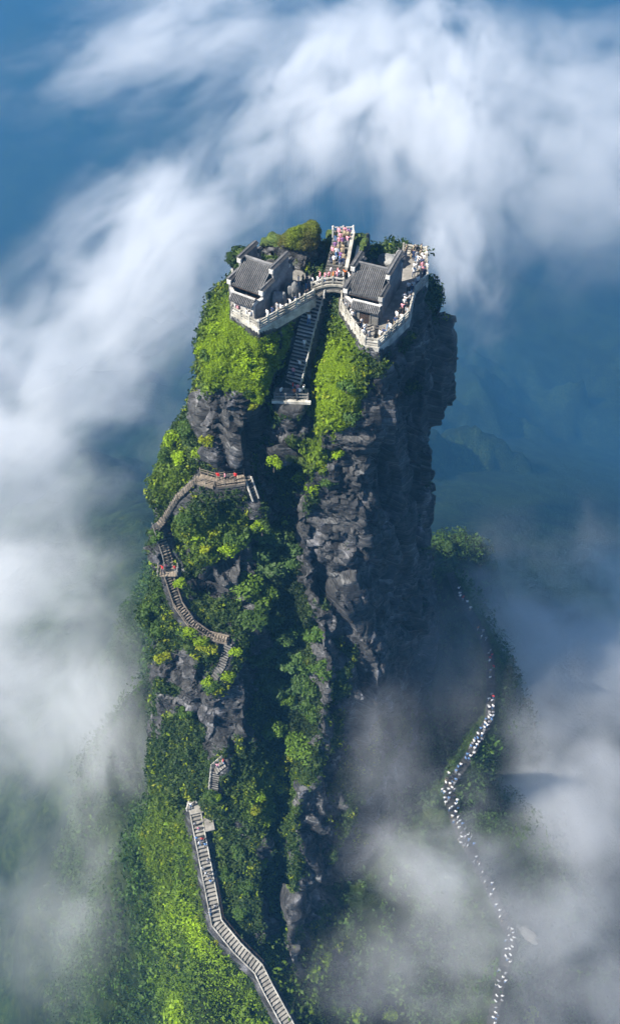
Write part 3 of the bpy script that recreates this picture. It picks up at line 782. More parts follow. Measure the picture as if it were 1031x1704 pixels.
for t in TRUNKS: t.materials.append(M['bark'])
CROWNS = {
    'dark': [crown_mesh('crown', 10 + i, 9, DK * 1.6, MD * 1.3 + np.array([0.01, 0.015, 0.015])) for i in range(4)],
    'mid':  [crown_mesh('crown', 20 + i, 8, DK * 1.6, MD * 1.6) for i in range(4)],
    'light': [crown_mesh('crown', 30 + i, 8, MD * 0.9, BR * 0.95, leaf=0.26) for i in range(3)],
    'round': [crown_mesh('crown', 40 + i, 12, MD * 0.75, MD * 1.5 + BR * 0.15, flat=1.0, leaf=0.2, dens=90) for i in range(2)],
    'yellow': [crown_mesh('crown', 50 + i, 7, BR * 0.7, YL * 0.9, leaf=0.26) for i in range(3)],
}
ntree = 0
def tree(kind, p, size, label, group, squash=1.0):
    global ntree
    r_ = empty('tree' if size > 1.0 else 'shrub', p, rnd.random() * 6.28)
    tag(r_, label, 'tree' if size > 1.0 else 'shrub', group)
    c = link('crown', CROWNS[kind][ntree % len(CROWNS[kind])], None, r_)
    c.scale = (size * (0.9 + 0.2 * rnd.random()), size * (0.9 + 0.2 * rnd.random()), size * squash)
    t = link('trunk', TRUNKS[ntree % 3], None, r_); t.scale = (size, size, size * squash)
    ntree += 1
    return r_
TREES = [
    ('dark', -6.8, -11.6, 58.1, 3.0, 'g'), ('dark', -4.1, -11.5, 57.2, 2.7, 'g'), ('dark', -1.4, -12.9, 57.5, 2.2, 'g'), ('mid', -10.0, -15.1, 61.8, 2.7, 'g'),
    ('dark', -7.7, -13.5, 56.0, 2.7, 'g'), ('dark', -5.5, -13.8, 53.8, 3.0, 'g'), ('dark', -3.1, -13.5, 54.6, 2.4, 'g'), ('round', -9.6, -16.9, 52.3, 3.0, 'g'),
    ('round', -6.8, -17.2, 50.0, 3.0, 'g'), ('mid', -8.1, -21.6, 50.4, 2.7, 'g'), ('dark', -5.6, -18.5, 46.5, 2.4, 'g'), ('dark', -4.3, -20.0, 42.4, 2.7, 'g'),
    ('mid', -1.5, -18.5, 43.9, 2.4, 'g'), ('mid', 0.6, -20.5, 44.9, 2.2, 'g'), ('dark', -6.8, -20.1, 40.1, 2.4, 'g'), ('dark', -3.4, -21.2, 38.2, 2.7, 'g'),
    ('mid', -0.5, -21.9, 38.2, 2.6, 'g'), ('mid', 2.0, -24.3, 40.5, 2.0, 'g'), ('mid', 0.4, -24.2, 34.5, 2.4, 'g'), ('dark', -2.0, -23.1, 34.4, 2.4, 'g'),
    ('dark', -4.9, -24.1, 34.2, 2.3, 'g'), ('round', -3.9, -24.8, 32.9, 1.8, 'g'), ('dark', -1.5, -25.3, 31.4, 2.3, 'g'), ('mid', 0.4, -27.0, 32.2, 2.2, 'g'),
    ('dark', -7.3, -23.4, 35.5, 2.4, 'g'), ('dark', -8.2, -21.1, 39.1, 2.2, 'g'), ('round', -6.0, -28.2, 27.7, 2.7, 'b1'), ('round', -1.5, -31.0, 26.8, 3.0, 'b2'),
    ('yellow', -4.5, -32.4, 23.1, 1.6, 'y'), ('yellow', -6.7, -34.7, 24.1, 1.6, 'y'), ('yellow', -4.9, -34.5, 20.6, 1.5, 'y'), ('light', -8.0, -37.9, 24.5, 1.5, 'y'),
    ('light', -7.4, -39.9, 19.6, 1.4, 'y'), ('light', -7.8, -44.8, 13.4, 1.4, 'b3'), ('mid', -11.3, -44.0, 17.3, 1.6, 'y'), ('mid', -13.2, -46.9, 14.7, 1.6, 'y'),
    ('mid', -10.3, -48.4, 13.5, 1.6, 'y'), ('mid', -11.3, -51.4, 10.9, 1.6, 'y'), ('light', -6.7, -48.8, 5.0, 1.3, 'y'), ('yellow', -3.5, -31.0, 24.5, 1.4, 'y'),
    ('yellow', -8.7, -39.6, 23.8, 1.2, 'y'), ('mid', 2.4, -12.4, 71.5, 1.7, 'a'), ('light', -1.4, -7.7, 67.2, 1.4, 'a'), ('light', 0.5, -12.9, 70.3, 1.6, 'a'),
    ('light', 3.6, -12.3, 76.8, 1.3, 'a'), ('light', -4.8, -13.5, 76.3, 1.5, 'b4'), ('light', -7.4, -10.0, 90.8, 1.5, 't'), ('light', -6.4, -10.7, 89.4, 1.5, 't'),
    ('light', -8.2, -9.2, 92.0, 1.4, 't'), ('dark', 5.6, -13.3, 84.7, 2.0, 'a'), ('mid', 4.4, -12.8, 88.9, 1.6, 'a'), ('yellow', -7.4, -10.4, 84.1, 1.3, 't'),
    ('mid', -7.7, -10.6, 86.3, 1.4, 't'), ('light', -5.6, -8.1, 91.1, 1.6, 't'), ('light', -13.6, -5.2, 88.7, 1.5, 't'), ('light', -11.8, -4.9, 91.4, 1.4, 't'),
    ('mid', -12.6, -7.3, 89.5, 1.4, 't'), ('mid', -3.5, -4.6, 90.6, 1.6, 't'), ('light', -4.6, -6.6, 91.3, 1.4, 't'), ('light', -19.1, -6.2, 73.2, 1.8, 's'),
    ('mid', -20.3, -7.2, 70.8, 1.8, 's'), ('mid', -17.0, -6.4, 75.5, 1.6, 's'), ('light', -15.2, -9.5, 73.9, 1.4, 's'), ('light', -18.1, -8.8, 72.3, 1.6, 's'),
    ('yellow', -13.6, -11.6, 78.7, 1.3, 's'), ('light', -11.9, -15.6, 60.3, 1.8, 's'), ('yellow', -13.8, -14.9, 63.6, 1.6, 's'), ('light', -16.1, -15.0, 62.4, 1.5, 's'),
    ('yellow', -14.9, -15.8, 60.6, 1.5, 's'), ('mid', -17.3, -15.3, 66.8, 1.5, 's'), ('mid', -21.9, -19.4, 53.6, 1.8, 's'), ('mid', -23.9, -19.9, 50.7, 1.8, 's'),
    ('mid', -22.7, -21.8, 48.8, 1.7, 's'), ('yellow', -22.4, -24.4, 44.6, 1.6, 'b5'), ('light', -16.1, -24.5, 49.7, 1.5, 's'), ('yellow', -14.8, -25.2, 48.6, 1.5, 's'),
    ('light', -17.5, -23.9, 50.7, 1.5, 's'), ('light', -12.3, -27.4, 44.5, 1.4, 's'), ('yellow', -13.9, -28.9, 43.2, 1.3, 's'), ('mid', -19.4, -29.1, 36.1, 1.4, 's'),
    ('mid', -75.1, 150.5, -157.3, 1.5, 's'), ('mid', -74.2, 134.9, -154.3, 1.5, 's'), ('light', -11.3, -25.1, 47.7, 1.3, 's'), ('dark', 33.3, 39.4, -10.5, 2.0, 'r'),
    ('dark', 34.4, 34.3, -9.9, 2.0, 'r'), ('dark', 65.5, 180.3, -181.5, 1.8, 'r'), ('dark', 31.0, 43.5, -13.4, 1.6, 'r'), ('mid', 4.5, -62.3, -4.8, 1.8, 'f'),
    ('light', 7.6, -62.8, -7.7, 1.8, 'f'), ('mid', 11.2, -60.3, -11.4, 1.8, 'f'), ('light', 13.7, -61.6, -13.4, 1.7, 'f'), ('mid', 8.8, -59.1, -9.2, 1.7, 'f'),
    ('light', 0.5, -57.8, -0.9, 1.6, 'f'), ('light', 2.5, -55.6, -2.5, 1.6, 'f'), ('light', 40.3, -60.1, -21.5, 2.0, 'f'),
]
TREES += [('mid', -14.8, -28.6, 43.6, 1.5, 's'), ('light', -15.4, -28.2, 44.0, 1.2, 's'), ('mid', -6.8, -15.0, 64.6, 1.5, 's'), ('light', -7.4, -14.9, 65.0, 1.1, 's'), ('mid', -15.4, -39.0, 27.6, 1.4, 'y'), ('light', -14.6, -39.2, 27.4, 1.1, 'y'), ('mid', -22.2, -14.9, 62.6, 1.2, 's'), ('light', -18.6, -19.6, 57.6, 1.2, 's'), ('mid', -18.6, -23.4, 50.6, 1.2, 's'), ('yellow', -16.0, -24.6, 49.0, 1.1, 's')]
TREE_TEXT = {
    'g': ('dark bushy tree crowded into the shaded gully of the face', 'trees in the shaded gully'), 'y': ('small leafy tree on the sunlit rib below the gully', 'trees on the lower rib'),
    'a': ('bush clinging to the green edge below the prow-shaped terrace', 'bushes under the prow terrace'), 't': ('bright round bush on the turf shoulder below the white gate terrace', 'bushes on the turf shoulder'),
    's': ('leafy bush beside the steps on the sunlit side of the face', 'bushes beside the steps'), 'r': ('dark bush on the far shaded edge of the tower', 'bushes on the shaded edge'),
    'k': ('yellowish bush on the summit boulder', 'bushes on the summit boulder'), 'f': ('leafy tree at the foot of the tower', 'trees at the foot'),
    'b1': ('large smooth round green tree above the yellow bushes', None), 'b2': ('large round brownish-green tree next to the dark face', None), 'b3': ('lone round bright bush above the lower stairway', None),
    'b4': ('small yellow-green bush alone on the dark cleft wall', None), 'b5': ('lone yellow bush above the bare grey slabs', None)}
NEAR = [('the wooden gallery', (-12, -12, 72)), ('the steps below the gallery', (-19, -13, 68)), ('the small railed landing', (-20.6, -17.7, 58.6)), ('the curving brown steps', (-17.5, -22.5, 52)), ('the short grey steps', (-13.2, -26.4, 46.6)), ('the bare grey slabs', (-20, -28, 43))]
for kd, x, y, z, sz, g_ in TREES:
    lb, gp_ = TREE_TEXT[g_]
    look = {'dark': 'dense', 'mid': 'mid-green', 'light': 'light green', 'round': 'domed', 'yellow': 'yellow-tinged'}[kd]
    size_ = 'large ' if sz >= 2.0 else 'small ' if sz <= 1.4 else ''
    if g_ == 's':
        lb = 'leafy bush beside %s' % min(NEAR, key=lambda q: (Vector(q[1]) - Vector((x, y, z))).length)[0]
    elif g_ == 'g':
        lb = 'bushy tree %s in the shaded gully of the face' % ('high up' if z > 52 else 'halfway down' if z > 41 else 'low down')
    elif g_ == 'y':
        lb = 'leafy tree on the sunlit rib %s' % ('just below the gully' if z > 22 else 'above the lower stairway bend')
    elif g_ == 't':
        lb = 'bush on the turf shoulder %s' % ('facing the open sky' if x < -9 else 'next to the cleft')
    if g_ == 'k' or (g_ == 'r' and sz < 1.9): continue
    tree(kd, (x, y, z - 0.15 * sz), sz, size_ + look + ' ' + lb if gp_ else lb, gp_, 0.9)
print('trees', ntree, time.time() - T0)
# ------------------------------------------------------------------ building blocks
CUBE_V = [(x, y, z) for z in (-0.5, 0.5) for y in (-0.5, 0.5) for x in (-0.5, 0.5)]
CUBE_F = [(0, 2, 3, 1), (4, 5, 7, 6), (0, 1, 5, 4), (2, 6, 7, 3), (0, 4, 6, 2), (1, 3, 7, 5)]
_cubes = {}
def cube_me(mat):
    if mat not in _cubes:
        me = np_mesh('block_' + mat, np.array(CUBE_V), np.array(CUBE_F), False); me.materials.append(M[mat]); _cubes[mat] = me
    return _cubes[mat]
def rinv(root):
    return (Matrix.Translation(root.location) @ Matrix.Rotation(root.rotation_euler.z, 4, 'Z')).inverted() if root is not None else Matrix()
def put(o, mw, parent, root=None):
    """mw is in world metres; parent is a thing's Empty, or a part of it that sits at identity under the Empty"""
    o.parent = parent
    o.matrix_local = rinv(root if root is not None else parent) @ mw
    return o
def basis(d, up=(0, 0, 1)):
    x = Vector(d).normalized(); y = Vector(up).cross(x)
    if y.length < 1e-4: y = Vector((0, 1, 0))
    y.normalize(); z = x.cross(y)
    return Matrix((x, y, z)).transposed().to_4x4()
def beam(name, p0, p1, w, h, mat, parent, root=None, ext=0.0):
    p0, p1 = Vector(p0), Vector(p1); d = p1 - p0
    mw = Matrix.Translation((p0 + p1) / 2) @ basis(d) @ Matrix.Diagonal((d.length + ext, w, h, 1))
    return put(link(name, cube_me(mat)), mw, parent, root)
def block(name, c, size, rz, mat, parent, root=None):
    mw = Matrix.Translation(c) @ Matrix.Rotation(rz, 4, 'Z') @ Matrix.Diagonal((*size, 1))
    return put(link(name, cube_me(mat)), mw, parent, root)
def lblock(name, c, size, mat, parent, rx=0.0):
    """block in the thing's own axes"""
    o = link(name, cube_me(mat)); o.parent = parent
    o.matrix_local = Matrix.Translation(c) @ Matrix.Rotation(rx, 4, 'X') @ Matrix.Diagonal((*size, 1))
    return o
def lbeam(name, p0, p1, w, h, mat, parent, ext=0.0):
    p0, p1 = Vector(p0), Vector(p1); d = p1 - p0
    o = link(name, cube_me(mat)); o.parent = parent
    o.matrix_local = Matrix.Translation((p0 + p1) / 2) @ basis(d) @ Matrix.Diagonal((d.length + ext, w, h, 1))
    return o
def poly_prism(name, pts, z0, z1, mat, parent, off=(0, 0, 0)):
    n = len(pts); ox, oy, oz = off
    V = [(x - ox, y - oy, z0 - oz) for x, y in pts] + [(x - ox, y - oy, z1 - oz) for x, y in pts]
    F = [tuple(range(n - 1, -1, -1)), tuple(range(n, 2 * n))] + [(i, (i + 1) % n, n + (i + 1) % n, n + i) for i in range(n)]
    me = bpy.data.meshes.new(name); me.from_pydata(V, [], F); me.materials.append(M[mat])
    return link(name, me, None, parent)
def profile_prism(name, prof, x0, x1, mat, parent):
    """profile in (y, z), extruded along x in the thing's own axes"""
    n = len(prof)
    V = [(x0, y, z) for y, z in prof] + [(x1, y, z) for y, z in prof]
    F = [tuple(range(n)), tuple(range(2 * n - 1, n - 1, -1))] + [(i, n + i, n + (i + 1) % n, (i + 1) % n) for i in range(n)]
    me = bpy.data.meshes.new(name); me.from_pydata(V, [], F)
    me.materials.append(M[mat])
    return link(name, me, None, parent)
_posts = {}
def post_me(mat, w, h):
    """square post with a wider cap"""
    key = (mat, round(w, 3), round(h, 3))
    if key not in _posts:
        V, F = [], []
        for (a, z0, z1) in ((w / 2, 0, h), (w * 0.68, h - 0.03, h + 0.10), (w * 0.40, h + 0.09, h + 0.18)):
            o_ = len(V); V += [(x * a * 2, y * a * 2, z0 if z < 0 else z1) for x, y, z in CUBE_V]; F += [tuple(i + o_ for i in q) for q in CUBE_F]
        me = np_mesh('post', np.array(V), np.array(F), False); me.materials.append(M[mat]); _posts[key] = me
    return _posts[key]
def railing(root, pts, spacing, h, rails, pw, rw, rh, mat, closed=False, lower=0.0):
    """posts and rails along a line of floor points"""
    seq = []
    P_ = [Vector(p) for p in pts]
    for a, b in zip(P_[:-1], P_[1:]):
        n = max(1, round((b - a).length / spacing))
        for i in range(n): seq.append(a.lerp(b, i / n))
    seq.append(P_[-1])
    for i, p in enumerate(seq):
        q = seq[min(i + 1, len(seq) - 1)] - seq[max(i - 1, 0)]
        mw = Matrix.Translation(p - Vector((0, 0, lower))) @ Matrix.Rotation(math.atan2(q.y, q.x), 4, 'Z')
        put(link('post', post_me(mat, pw, h + lower)), mw, root)
    for a, b in zip(seq[:-1], seq[1:]):
        for z in rails:
            j = rnd.uniform(-0.012, 0.012)
            beam('rail', a + Vector((0, 0, z + j)), b + Vector((0, 0, z + j)), rw, rh, mat, root)
def along(pts, s):
    """point and direction at distance s (horizontal+vertical) along a line"""
    P_ = [Vector(p) for p in pts]
    for a, b in zip(P_[:-1], P_[1:]):
        l = (b - a).length
        if s <= l or b is P_[-1]:
            return a.lerp(b, min(s / l, 1.0)), (b - a).normalized()
        s -= l
def length(pts):
    return sum((Vector(b) - Vector(a)).length for a, b in zip(pts[:-1], pts[1:]))
def offset_line(pts, off):
    out_ = []
    for i, p in enumerate(pts):
        a = Vector(pts[max(i - 1, 0)]); b = Vector(pts[min(i + 1, len(pts) - 1)]); d = b - a; d.z = 0; d.normalize()
        out_.append((p[0] - d.y * off, p[1] + d.x * off, p[2]))
    return out_
def stairs(name, pts, w, pitch, label, group=None, mat='step_stone', under='dark_stone', thick=0.14, kerb=None, wob=0.03):
    root = empty(name, pts[0]); tag(root, label, 'stairway', group)
    Lh = length(pts); n = int(Lh / pitch)
    tmp = [tuple(p) for p in pts]
    for i in range(n):
        p, d = along(tmp, (i + 0.5) * pitch)
        dz = abs(d.z) * pitch; run = math.hypot(d.x, d.y) * pitch
        a = math.atan2(d.y, d.x) + rnd.uniform(-wob, wob)
        sh = rnd.uniform(-0.05, 0.05)
        c = p + Vector((-math.sin(a) * sh, math.cos(a) * sh, -thick / 2 + rnd.uniform(-0.025, 0.025)))
        flat = dz < 0.02
        o = block('step', c, (run * (0.97 if flat else 0.74), w * (1 + rnd.uniform(-0.02, 0.02)), thick), a, mat, root)
    # sloping body beneath the treads, its dark colour standing in for riser shadow
    for a, b in zip(tmp[:-1], tmp[1:]):
        drop = Vector((0, 0, 0.34))
        beam('stair_body', Vector(a) - drop, Vector(b) - drop, w * 0.94, 0.36, under, root, ext=0.2)
    if kerb:
        for s in (-1, 1):
            q = offset_line(tmp, s * (w / 2 + 0.08))
            for a, b in zip(q[:-1], q[1:]):
                beam('kerb', Vector(a) + Vector((0, 0, 0.02)), Vector(b) + Vector((0, 0, 0.02)), 0.16, 0.34, kerb, root, ext=0.12)
    return root

# ------------------------------------------------------------------ summit terraces with their balustrades
def terrace(name, poly, z, edges, label, thick=0.75):
    root = empty(name, (poly[0][0], poly[0][1], z)); tag(root, label, 'terrace')
    poly_prism('paving', poly, z - 0.45, z, 'step_stone', root, (poly[0][0], poly[0][1], z))
    for a, b in zip(edges[:-1], edges[1:]):
        beam('retaining_wall', (a[0], a[1], z - 0.55), (b[0], b[1], z - 0.55), 0.42, 1.35, 'pale_stone', root, ext=0.3)
    return root
TL = terrace('stone_terrace', TERR_L, ZL, [TERR_L[6], TERR_L[0], TERR_L[1], TERR_L[2]], 'pale stone terrace under the temple hall beside the mossy boulder')
TR = terrace('stone_terrace', TERR_R, ZR, [TERR_R[0], TERR_R[1], TERR_R[2], TERR_R[3], TERR_R[4], TERR_R[5], TERR_R[6], TERR_R[7], TERR_R[8]], 'pale stone terrace wrapping the temple hall on the darker peak')
bl = empty('balustrade', (*TERR_L[1], ZL)); tag(bl, 'cream stone balustrade edging the terrace beside the cleft stair', 'balustrade', 'terrace balustrades')
railing(bl, [(x, y, ZL + 0.12) for x, y in (TERR_L[6], TERR_L[0], TERR_L[1], TERR_L[2])], 1.55, 1.15, (0.22, 0.62, 1.05), 0.22, 0.14, 0.19, 'pale_stone')
br_ = empty('balustrade', (*TERR_R[2], ZR)); tag(br_, 'cream stone balustrade around the prow-shaped terrace above the bright turf', 'balustrade', 'terrace balustrades')
railing(br_, [(x, y, ZR + 0.12) for x, y in TERR_R[:9]], 1.45, 1.15, (0.22, 0.62, 1.05), 0.22, 0.14, 0.19, 'pale_stone')

# ------------------------------------------------------------------ temple halls
def tiled_slope(part, y0, z0, y1, z1, x0, x1, pitch, root_ax):
    """a roof slope from its low edge (y0,z0) to its high edge (y1,z1) with rows of tiles laid on it"""
    n = max(3, int((x1 - x0) / pitch))
    for i in range(n + 1):
        x = x0 + (x1 - x0) * i / n
        j = rnd.uniform(-0.018, 0.018); e = rnd.uniform(-0.05, 0.03) * (1 if y1 > y0 else -1)
        lbeam('tile_row', (x + j, y0 - 0.04 + e, z0 + 0.07 + j), (x - j, y1, z1 + 0.07), pitch * 0.46, 0.12, 'tile_edge', part)
def slab_between(name, y0, z0, y1, z1, x0, x1, t, mat, parent):
    prof = [(y0, z0 - t), (y1, z1 - t), (y1, z1), (y0, z0)]
    return profile_prism(name, prof, x0, x1, mat, parent)
def temple(loc, rz, w, depth, yr, zr, ze, label, gate, gate_mat, gable_lens, door):
    root = empty('temple_hall', loc, rz); tag(root, label, 'temple')
    t = 0.42
    # the two stepped gable walls
    for gx_, gl in zip((0.0, w - t), gable_lens):
        y1, y2, y3 = 1.5, gl - 0.9, gl
        h1_, h2_, h3_ = ze + 0.30, zr + 0.15, ze + 0.55
        g_ = profile_prism('gable_wall', [(-0.95, -0.05), (y3, -0.05), (y3, h3_), (y2, h3_), (y2, h2_), (y1, h2_), (y1, h1_), (-0.95, h1_)], gx_, gx_ + t, 'wall_stone', root)
        for (ya, yb, hh) in ((-1.15, y1 + 0.02, h1_), (y1 - 0.22, y2 + 0.15, h2_), (y2 + 0.0, y3 + 0.2, h3_)):
            cx_ = gx_ + t / 2
            lblock('coping_band', (cx_, (ya + yb) / 2, hh + 0.05), (t + 0.16, yb - ya - 0.04, 0.12), 'plaster', root)
            cp = profile_prism('coping', [(0, 0)] * 0 or [(ya, hh + 0.11), (yb, hh + 0.11), (yb - 0.05, hh + 0.42), (ya - 0.10, hh + 0.46)], cx_ - 0.11, cx_ + 0.11, 'tile_edge', root)
            for s in (-1, 1):
                n = max(2, int((yb - ya) / 0.3))
                o = link('coping_slope', cube_me('roof_tile')); o.parent = root
                o.matrix_local = Matrix.Translation((cx_ + s * 0.24, (ya + yb) / 2, hh + 0.24)) @ Matrix.Rotation(s * R(32), 4, 'Y') @ Matrix.Diagonal((0.44, yb - ya, 0.07, 1))
            lblock('corbel', (cx_, ya + 0.12, hh - 0.25), (t + 0.12, 0.34, 0.52), 'plaster', root)
    # hall walls
    lblock('front_wall', (w / 2, 0.55, ze / 2 - 0.1), (w - 2 * t, 0.25, ze), 'wall_stone', root)
    dr = lblock('door', (w / 2, 0.40, 1.05), (1.5, 0.10, 2.1), 'dark_wood', root)
    for s in (-1, 1):
        lblock('window', (w / 2 + s * 1.35, 0.41, 1.35), (0.75, 0.08, 0.9), 'dark_wood', root)
    lblock('rear_wall', (w / 2, 2 * yr - 0.4, ze / 2 - 0.1), (w - 2 * t, 0.3, ze), 'wall_stone', root)
    # roof
    x0, x1 = t + 0.02, w - t - 0.02
    rf = slab_between('roof', -1.05, ze - 0.18, yr, zr, x0, x1, 0.12, 'roof_tile', root)
    tiled_slope(rf, -1.05, ze - 0.18, yr, zr, x0 + 0.1, x1 - 0.1, 0.235, root)
    rb = slab_between('roof', 2 * yr + 0.1, ze, yr, zr, x0, x1, 0.12, 'roof_tile', root)
    tiled_slope(rb, 2 * yr + 0.1, ze, yr, zr, x0 + 0.1, x1 - 0.1, 0.235, root)
    lblock('ridge', (w / 2, yr, zr + 0.14), (x1 - x0, 0.24, 0.28), 'tile_edge', root)
    lblock('ridge_cap', (w / 2, yr, zr + 0.31), (x1 - x0 + 0.02, 0.30, 0.07), 'wall_stone', root)
    lblock('eave_board', (w / 2, -1.0, ze - 0.36), (x1 - x0, 0.08, 0.12), 'dark_wood', root)
    # courtyard gate in front
    ga, gb, gy_, gh = gate
    gw = lblock('gate_wall', ((ga + gb) / 2, gy_, gh / 2 - 0.05), (gb - ga, 0.42, gh), gate_mat, root)
    if door:
        lblock('gate_door', ((ga + gb) / 2 - 0.1, gy_ - 0.20, 0.95), (1.25, 0.06, 1.9), 'dark_wood', root)
        for s in (-1, 1):
            lblock('door_jamb', ((ga + gb) / 2 - 0.1 + s * 0.74, gy_ - 0.22, 1.0), (0.2, 0.12, 2.05), 'grey_stone', root)
        lblock('lintel', ((ga + gb) / 2 - 0.1, gy_ - 0.22, 2.12), (1.9, 0.14, 0.26), 'grey_stone', root)
    gr = slab_between('gate_roof', gy_ - 0.75, gh - 0.02, gy_ + 0.05, gh + 0.62, ga - 0.15, gb + 0.15, 0.10, 'roof_tile', root)
    tiled_slope(gr, gy_ - 0.75, gh - 0.02, gy_ + 0.05, gh + 0.62, ga - 0.05, gb + 0.05, 0.22, root)
    gr2 = slab_between('gate_roof', gy_ + 0.75, gh + 0.1, gy_ + 0.05, gh + 0.62, ga - 0.15, gb + 0.15, 0.10, 'roof_tile', root)
    tiled_slope(gr2, gy_ + 0.75, gh + 0.1, gy_ + 0.05, gh + 0.62, ga - 0.05, gb + 0.05, 0.22, root)
    lblock('gate_ridge', ((ga + gb) / 2, gy_ + 0.05, gh + 0.74), (gb - ga + 0.34, 0.2, 0.16), 'plaster', root)
    for s, e in ((-1, ga), (1, gb)):
        lblock('gate_end', (e + s * 0.10, gy_ + 0.02, gh + 0.15), (0.2, 1.0, 0.5), 'plaster' if gate_mat == 'plaster' else 'grey_stone', root)
    # yard walls that join gate and gables
    for xa, xb in ((0.25, ga + 0.1), (w - 0.2, gb - 0.1)):
        lbeam('yard_wall', (xa, -0.9, 1.05), (xb, gy_ + 0.25, 1.05), 0.28, 2.1, 'wall_stone', root)
        lbeam('yard_wall_coping', (xa, -0.9, 2.16), (xb, gy_ + 0.25, 2.16), 0.42, 0.12, 'plaster', root)
    return root
temple((-9.5, -1.75, ZL), R(-30), 5.0, 5.9, 2.15, 4.75, 3.0, 'temple hall with dark tile roof and white gate wall beside the mossy boulder', (1.55, 4.55, -2.35, 2.15), 'plaster', (6.0, 6.0), False)
temple((4.55, -2.15, ZR), R(-22), 4.95, 5.4, 2.5, 4.75, 3.0, 'temple hall with ribbed tile roof and dark gate door above the prow-shaped terrace', (1.7, 5.0, -2.15, 2.15), 'grey_stone', (5.3, 7.2), True)
ib = empty('incense_burner', (8.0, -8.3, ZR)); tag(ib, 'tall dark metal incense burner in front of the gate door', 'incense burner')
for nm, c, s in (('base', (0, 0, 0.12), (0.55, 0.55, 0.24)), ('body', (0, 0, 0.62), (0.34, 0.34, 0.8)), ('bowl', (0, 0, 1.1), (0.5, 0.5, 0.18)), ('roof', (0, 0, 1.5), (0.62, 0.62, 0.12)), ('finial', (0, 0, 1.68), (0.14, 0.14, 0.26))):
    lblock(nm, c, s, 'bronze', ib)
for sx in (-1, 1):
    for sy in (-1, 1): lblock('pillar', (sx * 0.17, sy * 0.17, 1.32), (0.06, 0.06, 0.28), 'bronze', ib)

def boulder_mesh(name, seed, r_):
    import bmesh
    bm = bmesh.new(); bmesh.ops.create_icosphere(bm, subdivisions=3, radius=1)
    V = np.array([v.co[:] for v in bm.verts])
    n = fbm(V + seed * 7.3, 0.9, 4, seed) * 0.5
    n = n + 0.15 * np.round(fbm(V, 1.6, 2, seed + 4) * 4) / 2
    V = V * (1 + n)[:, None] * np.array(r_)
    for v, c in zip(bm.verts, V): v.co = c
    me = bpy.data.meshes.new(name); bm.to_mesh(me); bm.free(); me.materials.append(M['boulder' if seed < 10 else 'grey_stone'])
    return me
for i, (p, r_, lb) in enumerate((((-3.7, -3.4, 95.5), (1.1, 0.8, 1.5), 'pale grey boulder leaning against the gable wall by the balustrade'),
                                 ((-2.2, -2.0, 95.5), (1.0, 0.8, 2.1), 'tall pale boulder near the head of the cleft stair'),
                                 ((10.6, 6.6, 94.6), (1.6, 1.0, 1.0), 'low pale rock behind the hall on the darker peak'),
                                 ((12.0, 7.6, 94.5), (0.9, 0.7, 1.0), 'small pale rock beside the crowded lookout'))):
    o = link('boulder', boulder_mesh('boulder', i + 1, r_)); o.location = p; o.rotation_euler = (0, 0, i * 1.3); tag(o, lb, 'boulder')

# ------------------------------------------------------------------ arched bridge over the cleft and the summit stair behind it
bx0, bx1, by0, by1 = 0.2, 5.5, -0.75, 1.35
def bz(x):
    t = (x - (bx0 + bx1) / 2) / ((bx1 - bx0) / 2); return 95.35 + 0.85 * (1 - t * t)
def bu(x):
    t = (x - (bx0 + bx1) / 2) / ((bx1 - bx0) / 2); return 95.15 - 2.0 * abs(t) ** 2.4
bridge = empty('arched_bridge', (2.85, 0.3, 94.0)); tag(bridge, 'pale stone arched footbridge crossing the cleft between the two peaks', 'bridge')
NB = 16
V, F = [], []
for i in range(NB + 1):
    x = bx0 + (bx1 - bx0) * i / NB
    V += [(x - 2.85, by0 - 0.3, bu(x) - 94), (x - 2.85, by0 - 0.3, bz(x) - 94), (x - 2.85, by1 - 0.3, bz(x) - 94), (x - 2.85, by1 - 0.3, bu(x) - 94)]
for i in range(NB):
    for j in range(4):
        a, b = i * 4 + j, i * 4 + (j + 1) % 4
        F.append((a, b, b + 4, a + 4))
F = [f[::-1] for f in F]
me = np_mesh('arch', np.array(V), np.array(F), False); me.materials.append(M['grey_stone']); link('arch', me, None, bridge)
for i in range(NB):
    xa = bx0 + (bx1 - bx0) * i / NB; xb = bx0 + (bx1 - bx0) * (i + 1) / NB
    beam('arch_band', (xa, by0 - 0.03, bz(xa) - 0.05), (xb, by0 - 0.03, bz(xb) - 0.05), 0.26, 0.26, 'pale_stone', bridge, ext=0.03)
    beam('arch_ring', (xa, by0 - 0.02, bu(xa) + 0.12), (xb, by0 - 0.02, bu(xb) + 0.12), 0.14, 0.26, 'step_stone', bridge, ext=0.03)
bpts = [(bx0 + (bx1 - bx0) * i / 4, by0 + 0.05, bz(bx0 + (bx1 - bx0) * i / 4) + 0.08) for i in range(5)]
bb = empty('balustrade', bpts[0]); tag(bb, 'low pale balustrade following the arch of the footbridge', 'balustrade')
railing(bb, bpts, 1.4, 0.95, (0.35, 0.90), 0.2, 0.14, 0.18, 'pale_stone')

